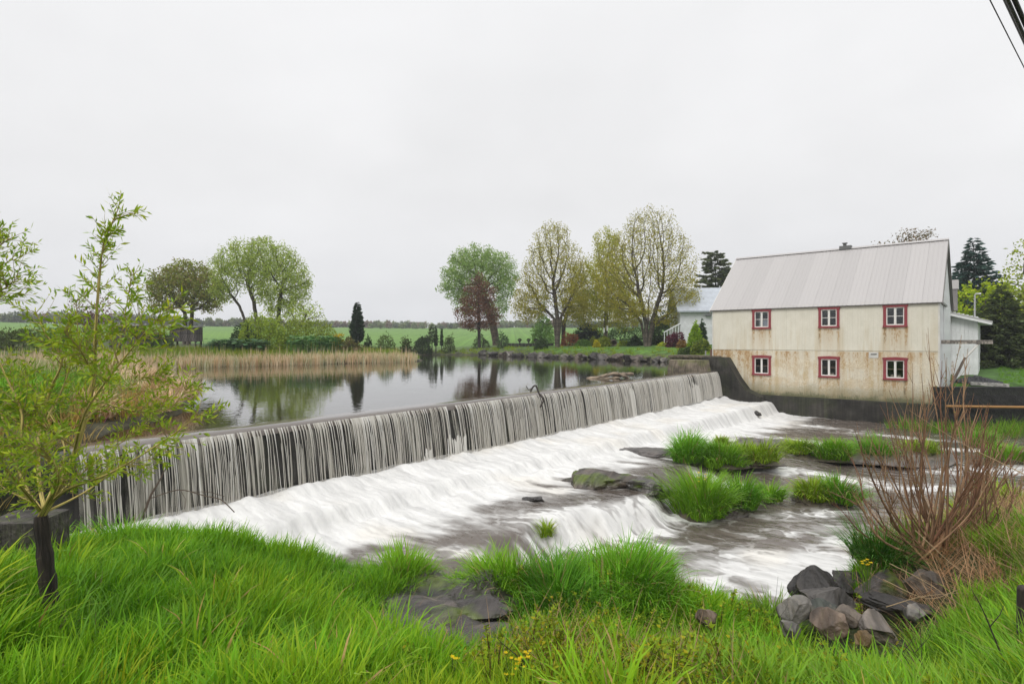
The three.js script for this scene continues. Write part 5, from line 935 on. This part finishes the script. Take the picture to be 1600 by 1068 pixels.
// ---------------------------------------------------------------- willow sapling at the left
const path3 = (pts, D) => pts.map(([px, py, dz = 0]) => V(at(px, D + dz), hy(py, D + dz), -(D + dz)));
const curve = (pts, n) => new THREE.CatmullRomCurve3(pts).getPoints(n);
function sapling(label, D, limbs, seed, trunk, o = {}) {
  const r = rng(seed), g = thing('willow_sapling', label, 'tree', [0, 0, 0], 0, 'young willows on the near bank');
  if (trunk) { const tb = new MB(), c = curve(path3(trunk, D), 14); tb.tube(c, c.map((_, k) => mix(.062, .045, k / 14) * (1 + .1 * Math.sin(k * 2.1))), 9); put('trunk', tb.geo(), std(.045, .033, .026, .95, { map: barkTex, bumpMap: barkTex, bumpScale: .02 }), g); }
  const br = new MB(), lv = new MB(), twig = new MB(), leafCols = [[.23, .315, .02], [.30, .355, .022], [.175, .27, .024]];
  const leaves = (pts, dens, L) => {
    const m = Math.round(dens * pts.length); for (let j = 0; j < m; j++) { const t = Math.pow(r(), .8) * (pts.length - 1), k = Math.min(pts.length - 2, Math.floor(t)), q = pts[k].clone().lerp(pts[k + 1], t - k), ax = pts[k + 1].clone().sub(pts[k]).normalize(), d = ax.clone().multiplyScalar(.75).add(perp(ax, r).multiplyScalar(.8)).normalize(); lv.col = vary(leafCols[Math.floor(r() * 3)], r, .22); lv.leaf(q, d, perp(d, r), L * (.7 + .7 * r()), .0052 + .0038 * r()); }
  };
  for (const [pts, r0, r1, nt, from = .15, tl = .36] of limbs) {
    const c = curve(path3(pts, D), 26); br.tube(c, c.map((_, k) => mix(r0, r1, k / 26)), 7);
    leaves(c.slice(16), o.dens ?? 1.1, .052);
    for (let k = 0; k < nt; k++) {
      const t = mix(from, 1, r()) * 25.9, i = Math.floor(t), q = c[i].clone().lerp(c[Math.min(26, i + 1)], t - i), ax = c[Math.min(26, i + 1)].clone().sub(c[Math.max(0, i - 1)]).normalize(), d = ax.multiplyScalar(.55).add(perp(ax, r).multiplyScalar(.75)).add(V(0, .18, 0)).normalize(), L = tl * (.45 + .8 * r()) * (1 - .35 * t / 26), tp = [q]; let p = q.clone(); const bend = rdir(r).multiplyScalar(.22);
      for (let s = 0; s < 6; s++) { p = p.clone().addScaledVector(d, L / 6); d.addScaledVector(bend, .22).normalize(); tp.push(p); }
      twig.tube(tp, tp.map((_, s) => .0035 * (1 - s / 7)), 3, false); leaves(tp, 1.2, .054);
      if (r() < .5) { const tq = [tp[3]]; let pp = tp[3].clone(); const dd = d.clone().add(rdir(r).multiplyScalar(.9)).normalize(); for (let s = 0; s < 4; s++) { pp = pp.clone().addScaledVector(dd, L * .12); tq.push(pp); } twig.tube(tq, .0018, 3, false); leaves(tq, 1.3, .048); }
    }
  }
  put('limbs', br.geo(), std(.60, .48, .14, .75, { map: barkTex }), g); kind(put('twigs', twig.geo(), std(.27, .21, .07, .8), g), 'stuff'); put('leaves', lv.geo(true), matLeaf, g); return g;
}
sapling('young yellow-stemmed willow with dark trunk at the left foreground', 4.1, [
  [[[66, 806], [108, 730], [133, 650, .05], [147, 584, .05], [148, 535], [154, 442], [162, 380], [186, 322]], .022, .003, 80, .25, .30],
  [[[62, 806], [85, 760, -.2], [80, 720, -.4], [36, 690, -.5], [34, 646, -.5], [10, 590, -.4], [-20, 530, -.4]], .017, .004, 34, .3, .34],
  [[[70, 800], [60, 740, .3], [62, 665, .4], [78, 609, .4], [96, 560, .4], [70, 520, .4], [54, 484, .4]], .016, .003, 40, .35, .34],
  [[[72, 790], [110, 762, -.2], [165, 742, -.3], [247, 694, -.4], [322, 640, -.5]], .012, .002, 44, .2, .30],
  [[[110, 728], [135, 640, -.3], [185, 570, -.4], [226, 520, -.5], [262, 480, -.5]], .010, .002, 46, .15, .34],
  [[[70, 800], [130, 770, .3], [190, 730, .5], [240, 715, .6]], .010, .002, 30, .2, .26],
  [[[64, 800], [40, 770, -.3], [5, 730, -.5], [-40, 700, -.6]], .014, .003, 34, .15, .36],
  [[[66, 800], [30, 740, .4], [0, 640, .5], [-20, 560, .6]], .012, .003, 34, .3, .36],
  [[[134, 648], [165, 600, .4], [185, 540, .5], [200, 460, .5], [206, 420, .5]], .008, .002, 36, .2, .26],
  [[[100, 744], [60, 690, .2], [100, 600, .5], [120, 520, .6], [118, 470, .6]], .010, .002, 34, .3, .32],
  [[[147, 590], [120, 540, -.3], [96, 515, -.4]], .007, .002, 24, .2, .28],
  [[[140, 620], [200, 640, .2], [260, 640, .3], [296, 600, .3]], .007, .002, 30, .2, .28],
  [[[120, 700], [60, 660, -.4], [20, 625, -.5]], .007, .002, 26, .2, .28],
  [[[80, 780], [120, 745, .5], [190, 690, .8], [240, 650, .9]], .008, .002, 34, .15, .3],
  [[[70, 795], [40, 780, .3], [10, 765, .4], [-20, 740, .5]], .008, .002, 30, .1, .3],
  [[[75, 785], [90, 740, -.5], [60, 700, -.7], [40, 720, -.8]], .007, .002, 30, .1, .26],
  [[[70, 790], [100, 700, .6], [60, 620, .9], [30, 580, 1.0]], .009, .002, 36, .2, .34],
  [[[130, 655], [180, 620, .5], [225, 590, .7], [262, 585, .8]], .007, .002, 34, .15, .3],
], 301, [[79, 975], [76, 930], [70, 875], [63, 806]]);
sapling('willow branches reaching in at the left edge above the reeds', 4.6, [
  [[[-150, 700], [-120, 560], [-60, 440], [-20, 400], [14, 372]], .016, .002, 40, .5, .34],
  [[[-150, 700], [-90, 560], [-40, 490], [0, 455], [26, 436]], .014, .002, 40, .5, .34],
  [[[-110, 560], [-60, 470], [-10, 420], [34, 400]], .008, .001, 12, .5, .24],
], 302, [[-150, 960], [-152, 830], [-150, 700]]);

// ---------------------------------------------------------------- bare shrub at the right
{
  const r = rng(501), g = thing('bare_shrub', 'leafless reddish-brown shrub with many upright stems at the right foreground', 'shrub', [0, 0, 0]);
  const mats = [[.27, .13, .07], [.36, .20, .11], [.46, .28, .155]].map(c => std(...c, .85, { map: barkTex })), buds = new MB();
  const stem = (px, py, D, tx, ty, dz, rad, n) => {
    const a = V(at(px, D), hy(py, D), -D), b = V(at(tx, D + dz), hy(ty, D + dz), -(D + dz)), L = a.distanceTo(b), m = a.clone().lerp(b, .45).add(V((r() - .5) * .2 + (b.x - a.x) * .12, -.012 * L * r(), (r() - .5) * .25)), m2 = a.clone().lerp(b, .75).add(V((r() - .5) * .1, (r() - .4) * .08, (r() - .5) * .1)), c = curve([a, m, m2, b], 14), w = new MB();
    w.tube(c, c.map((_, k) => rad * (k < 3 ? 1.35 - .1 * k : 1) * mix(1, .14, k / 14)), 6);
    for (let j = 0; j < n; j++) { const k = 4 + Math.floor(r() * 9), q = c[k], d = c[k + 1].clone().sub(q).normalize().add(rdir(r).multiplyScalar(.55)).add(V(0, .35, 0)).normalize(), l = (.22 + .55 * r()) * (1.15 - k / 22), pts = [q]; let p = q.clone(); for (let s = 0; s < 5; s++) { p = p.clone().addScaledVector(d, l / 5); d.add(rdir(r).multiplyScalar(.07)).add(V(0, .04, 0)).normalize(); pts.push(p); } w.tube(pts, pts.map((_, s) => Math.max(.0022, rad * .36 * (1 - s / 6.5))), 4, false); if (r() < .22) for (let s = 0; s < 3; s++) { const e = rdir(r); buds.col = vary([.16, .16, .02], r); buds.leaf(pts[2 + s], e, perp(e, r), .03, .008); } }
    put('stem', w.geo(), mats[Math.floor(r() * 3)], g);
  };
  for (let k = 0; k < 54; k++) { const t = r(), px = 1425 + 62 * r(), D = 7.7 + .5 * r(), sp = r() * 2 - 1; stem(px, 872 + 8 * r(), D, px + sp * 165 + 5, 555 + 190 * Math.pow(Math.abs(sp), 1.1) + 90 * r() * r() - (r() < .18 ? 60 : 0), (r() - .5) * 1.6, .010 + .011 * r(), 6 + Math.floor(7 * r())); }
  for (let k = 0; k < 26; k++) { const px = 1515 + 50 * r(), D = 8.0 + .4 * r(), sp = (r() + r() - 1); stem(px, 852, D, px + sp * 120 + 12, 650 + 110 * Math.abs(sp) + 80 * r(), (r() - .5) * 1.2, .007 + .006 * r(), 2 + Math.floor(3 * r())); }
  put('buds', buds.geo(true), matLeaf, g);
  // dry straws leaning across the stones
  const st = [[[1600, 740, 6], [1500, 690, 6.6], [1420, 640, 7]], [[1430, 828, 6.4], [1500, 890, 6], [1530, 905, 5.9]], [[1380, 905, 6], [1450, 935, 5.7], [1500, 920, 5.7]], [[1390, 880, 6.2], [1440, 905, 6], [1510, 950, 5.6]], [[1385, 948, 5.8], [1440, 932, 5.8], [1500, 926, 5.8]]];
  st.forEach((p, k) => { const w = new MB(), c = curve(p.map(([a, b, D]) => V(at(a, D), hy(b, D), -D)), 10); w.tube(c, c.map((_, j) => .0055 * (1 - j / 14)), 4); tag(put('dry_straw', w.geo(), std(.33, .235, .13, .85)), ['long pale straw arching high through the bare shrub', 'straw slanting down from the shrub to the bright grass', 'bent straw lying across the dark slab stone', 'straw drooping over the brown upright stone', 'nearly level straw across the front of the rock pile'][k], 'straw', 'dry straws by the rock pile'); });
}
// dark dead stems sticking out of the bottom grass
{
  const L = [['dark dead stem leaning in the grass at bottom right', [[1585, 1068], [1560, 1010], [1535, 950], [1518, 920]], 3.9, .008], ['thin dark twig upright in the grass below the rock pile', [[1443, 1068], [1440, 1010], [1437, 950]], 4.2, .004], ['dark twig slanting left below the rock pile', [[1460, 1068], [1430, 1020], [1402, 978]], 4.1, .005], ['dark twig forked at the bottom of the grass', [[1440, 1068], [1410, 1020], [1395, 1000]], 4.0, .005], ['dark stem in the weeds left of the rock pile', [[1250, 1030], [1225, 980], [1213, 950], [1216, 900]], 5.2, .004], ['dry brown stem crossing the weeds at bottom centre', [[860, 1075], [815, 1030], [780, 1000], [770, 985]], 4.0, .005], ['second dry stem crossing the weeds at bottom centre', [[880, 1060], [830, 1020], [800, 985]], 4.2, .004]];
  for (const [lb, p, D, w] of L) { const b = new MB(), c = curve(path3(p, D), 10); b.tube(c, c.map((_, j) => w * (1 - j / 13)), 5); b.tube([c[5], c[5].clone().add(V(.05, .09, .02)), c[5].clone().add(V(.07, .16, .03))], [w * .5, w * .4, w * .2], 4); tag(put('dead_stem', b.geo(), std(.06, .042, .034, .9, { map: barkTex })), lb, 'stem', 'dead stems in the foreground'); }
}
// yellow flowers
function flowers(label, px, py, D, n, spread, seed) {
  const r = rng(seed), x = at(px, D), y = hy(py, D), gy = Math.min(y - .1, sd(river, x, D) < -.2 ? rv(x, D) : ground(x, D)), g = thing('yellow_flowers', label, 'flowers', [x, gy, -D], 0, 'yellow flower clusters'), s = new MB(), f = new MB();
  for (let k = 0; k < n; k++) { const q = V((r() - .5) * spread, y - gy + (r() - .5) * spread * .7, (r() - .5) * spread); s.tube([V(q.x * .3, -.02, q.z * .3), V(q.x * .8, q.y * .6, q.z * .8), q], .003, 3, false); for (let j = 0; j < 5; j++) { const a = j / 5 * 6.28 + r(), d = V(Math.cos(a), .55, Math.sin(a)).normalize(), w = V(-Math.sin(a), 0, Math.cos(a)); f.col = vary([.52, .40, .01], r, .12); f.leaf(q, d, w, .021 * Math.sqrt(D / 4), .010 * Math.sqrt(D / 4)); } }
  put('flower_stems', s.geo(), std(.08, .14, .02, .8), g); put('petals', f.geo(true), matLeaf, g);
}
flowers('yellow flowers in the grass right of the sapling trunk', 88, 884, 5.6, 6, .10, 1); flowers('yellow flowers near the top of the left meadow', 447, 909, 6.3, 6, .09, 2);
flowers('yellow flowers on the dark tussock between the big tussocks', 857, 936, 6.7, 7, .10, 3); flowers('yellow flowers at bottom centre in the yellow-green grass', 708, 1030, 4.0, 4, .07, 4);
flowers('large yellow flower cluster in the weeds at bottom centre', 812, 1035, 3.9, 22, .20, 5); flowers('yellow flowers beside the bare shrub above the boulders', 1353, 877, 7.2, 9, .12, 6); flowers('yellow iris on the river islet', 1098, 745, 13.2, 7, .26, 7);

// ---------------------------------------------------------------- driftwood, branches, cable, post
{
  const D = 26.6, g = thing('driftwood', 'bleached driftwood logs stranded on the weir crest', 'driftwood', [0, 0, 0]), m = std(.36, .28, .20, .85, { map: barkTex, bumpMap: barkTex, bumpScale: .02 });
  for (const [p, r0, r1] of [[[[917, 593], [940, 589], [958, 584], [972, 586], [985, 592, .3]], .11, .05], [[[958, 588, .3], [972, 585, .3], [990, 584, .4]], .12, .07], [[[922, 596, -.2], [945, 592, -.2], [968, 590, -.3]], .07, .05], [[[950, 586], [962, 582], [975, 588, -.2]], .06, .03]]) { const b = new MB(), c = curve(path3(p, D), 14); b.tube(c, c.map((_, k) => mix(r0, r1, k / 14) * (1 + .15 * Math.sin(k * 1.7))), 8); put('log', b.geo(), m, g); }
  const t2 = new MB(); t2.tube(curve(path3([[905, 594], [925, 595], [948, 597]], D), 6), .025, 5); put('twig', t2.geo(), std(.12, .09, .07, .9), g);
  const b2 = thing('snagged_branch', 'thin dark branch hooked over the crest in midstream', 'branch', [0, 0, 0]); const w = new MB(), D2 = 18.3; w.tube(curve(path3([[829, 612], [833, 604], [837, 602], [842, 614], [849, 625], [844, 636]], D2), 12), .028, 6); w.tube(path3([[822, 603], [826, 609], [832, 606]], D2), .015, 5); put('wood', w.geo(), std(.05, .042, .036, .9), b2);
  const b3 = thing('snagged_branch', 'twiggy bare branch stuck in the foam at the left foot of the dam', 'branch', [0, 0, 0]), q = new MB(), D3 = 9.5; q.tube(curve(path3([[222, 812], [234, 776], [248, 752], [260, 728]], D3), 8), [.022, .021, .02, .019, .017, .015, .012, .01, .006], 6); q.tube(curve(path3([[236, 778], [258, 770], [278, 765], [298, 768, -.2], [322, 775, -.2], [345, 780, -.3], [366, 800, -.3]], D3), 12), .009, 5); q.tube(path3([[300, 768, -.2], [325, 768, -.2], [350, 775, -.2]], D3), .005, 4); q.tube(path3([[282, 766], [290, 780], [288, 795]], D3), .004, 4); put('wood', q.geo(), std(.10, .075, .055, .9), b3);
}
{
  const D = 4.5, p = new MB(), x = at(1607, D), yt = hy(918, D); p.tube([V(x, ground(x, D) - .3, -D), V(x, yt - .02, -D), V(x, yt, -D)], [.075, .07, .06], 10); tag(put('wooden_post', p.geo(), std(.06, .042, .032, .9, { map: barkTex })), 'dark wooden post stump cut by the right edge in the grass', 'post');
  const P = t => V(4.33 + .76 * t, 4.70 + .0016 * (t - 4) * (t - 4), -(5 + .66 * t)), off = [[0, 0, .020], [.045, .02, .020], [.02, -.035, .016], [-.085, -.03, .005], [.11, .03, .006]], cable = thing('overhead_cable', 'black bundled overhead cable crossing the top right corner', 'cable');
  for (const [dx, dy, rad] of off) { const b = new MB(), pts = []; for (let t = -16; t <= 21; t += 1) { const q = P(t); pts.push(V(q.x + dx * .65, q.y + dy, q.z + dx * .75)); } b.tube(pts, rad, 7); put('strand', b.geo(), std(.018, .018, .022, .5), cable); }
  for (const t of [-16, 21]) { const q = P(t), b = new MB(), gy = ground(q.x, -q.z); b.tube([V(q.x, gy - .5, q.z), V(q.x, q.y + .6, q.z)], [.15, .11], 10); tag(put('utility_pole', b.geo(), matBark), t < 0 ? 'utility pole behind the viewpoint carrying the overhead cable' : 'utility pole beyond the right edge carrying the overhead cable', 'pole'); }
}
// garden things on the lawn
{
  const wd = std(.30, .235, .16, .85, { map: barkTex });
  { const D = onLand(958, 66), x = at(958, D), y = ground(x, D) + .36, g = thing('garden_barrel', 'open wooden barrel lying on its side on the lawn bed', 'barrel', [x, y, -D], .15); const pts = []; for (let k = 0; k <= 8; k++) pts.push(new THREE.Vector2(.36 + .05 * Math.sin(k / 8 * Math.PI), -.4 + k * .1)); pts.push(new THREE.Vector2(.30, .4), new THREE.Vector2(.31, -.3), new THREE.Vector2(0, -.3)); const b = new THREE.LatheGeometry(pts, 20); b.rotateX(Math.PI / 2); put('staves', b, wd, g); for (const z of [-.2, .25]) { const t = new THREE.TorusGeometry(.405, .012, 5, 20); const m = put('hoop', t, std(.1, .1, .1, .5), g); m.position.z = z; } }
  for (const [px, py, k] of [[944, 516, 0], [949, 513, 1]]) { const D = 71, x = at(px, D), y0 = ground(x, D), yt = hy(py, D), g = thing('bird_box', ['left of the two white bird boxes on poles in the garden', 'right and higher of the two white bird boxes on poles'][k], 'bird box', [x, y0, -D], 0, 'white bird boxes'); const p = new MB(); p.box(0, (yt - y0) / 2 - .2, 0, .05, yt - y0, .05); put('pole', p.geo(), wd, g); const b = new MB(); b.box(0, yt - y0, 0, .18, .55, .18); put('box', b.geo(), std(.75, .75, .72, .7), g); const r = new MB(); r.box(0, yt - y0 + .3, 0, .26, .05, .26); put('lid', r.geo(), std(.6, .6, .58, .7), g); }
  { const D = 76, x0 = at(788, D), x1 = at(865, D), y = ground((x0 + x1) / 2, D), b = new MB(); for (let k = 0; k < 14; k++) { const t = (k + .5) / 14; b.box(mix(x0, x1, t), y + .15 + .02 * (k % 3), -D + .03 * (k % 2), (x1 - x0) / 14 - .03, .55, .3); } tag(put('garden_wall', b.geo(true), std(.045, .043, .042, .9, { map: grainTex })), 'low dark stone garden wall between the leaning willow and tall maple', 'wall');
    for (const [px, k] of [[812, 0], [826, 1], [837, 2]]) { const x = at(px, D), pts = [[.0, 0], [.16, 0], [.13, .06], [.06, .12], [.10, .2], [.22, .34], [.24, .46], [.2, .46], [.0, .42]].map(q => new THREE.Vector2(...q)), g = thing('garden_urn', ['left urn on the low dark garden wall', 'middle urn on the low dark garden wall', 'right urn on the low dark garden wall'][k], 'urn', [x, y + .42, -D], 0, 'urns on the garden wall'); put('bowl', new THREE.LatheGeometry(pts, 14), std(.06, .055, .05, .8), g); const lv = new MB(), r = rng(px); for (let j = 0; j < 90; j++) { const d = rdir(r); d.y = Math.abs(d.y); lv.col = vary([.03, .045, .018], r); lv.leaf(V(d.x * .15, .44 + d.y * .1, d.z * .15), d, perp(d, r), .18, .04); } put('plant', lv.geo(true), matLeaf, g); } }
}
// gravel heap and kerb beside the mill's gable
{
  const c = mp(12.3, 3.0, -.30), b = new MB(), r = rng(701); for (let k = 0; k < 900; k++) { const a = r() * 6.28, q = Math.sqrt(r()), x = c.x + Math.cos(a) * q * 1.1, z = c.z + Math.sin(a) * q * .9, s = .035 + .03 * r(); b.box(x, c.y - .05 + .30 * (1 - q) + .04 * r(), z, s, s, s, r() * 3, r() * 3, r() * 3); }
  kind(put('gravel_heap', b.geo(true), std(.075, .075, .08, .9)), 'stuff');
  const k = new MB(), e = mp(13.3, 2.2, -.28); k.box(e.x - .6, e.y - .08, e.z, .08, .16, 1.5, .55); tag(put('kerb_board', k.geo(), std(.6, .58, .54, .8, { map: grainTex })), 'pale board edging the dark gravel beside the mill gable', 'board');
}

renderer.render(scene, camera);
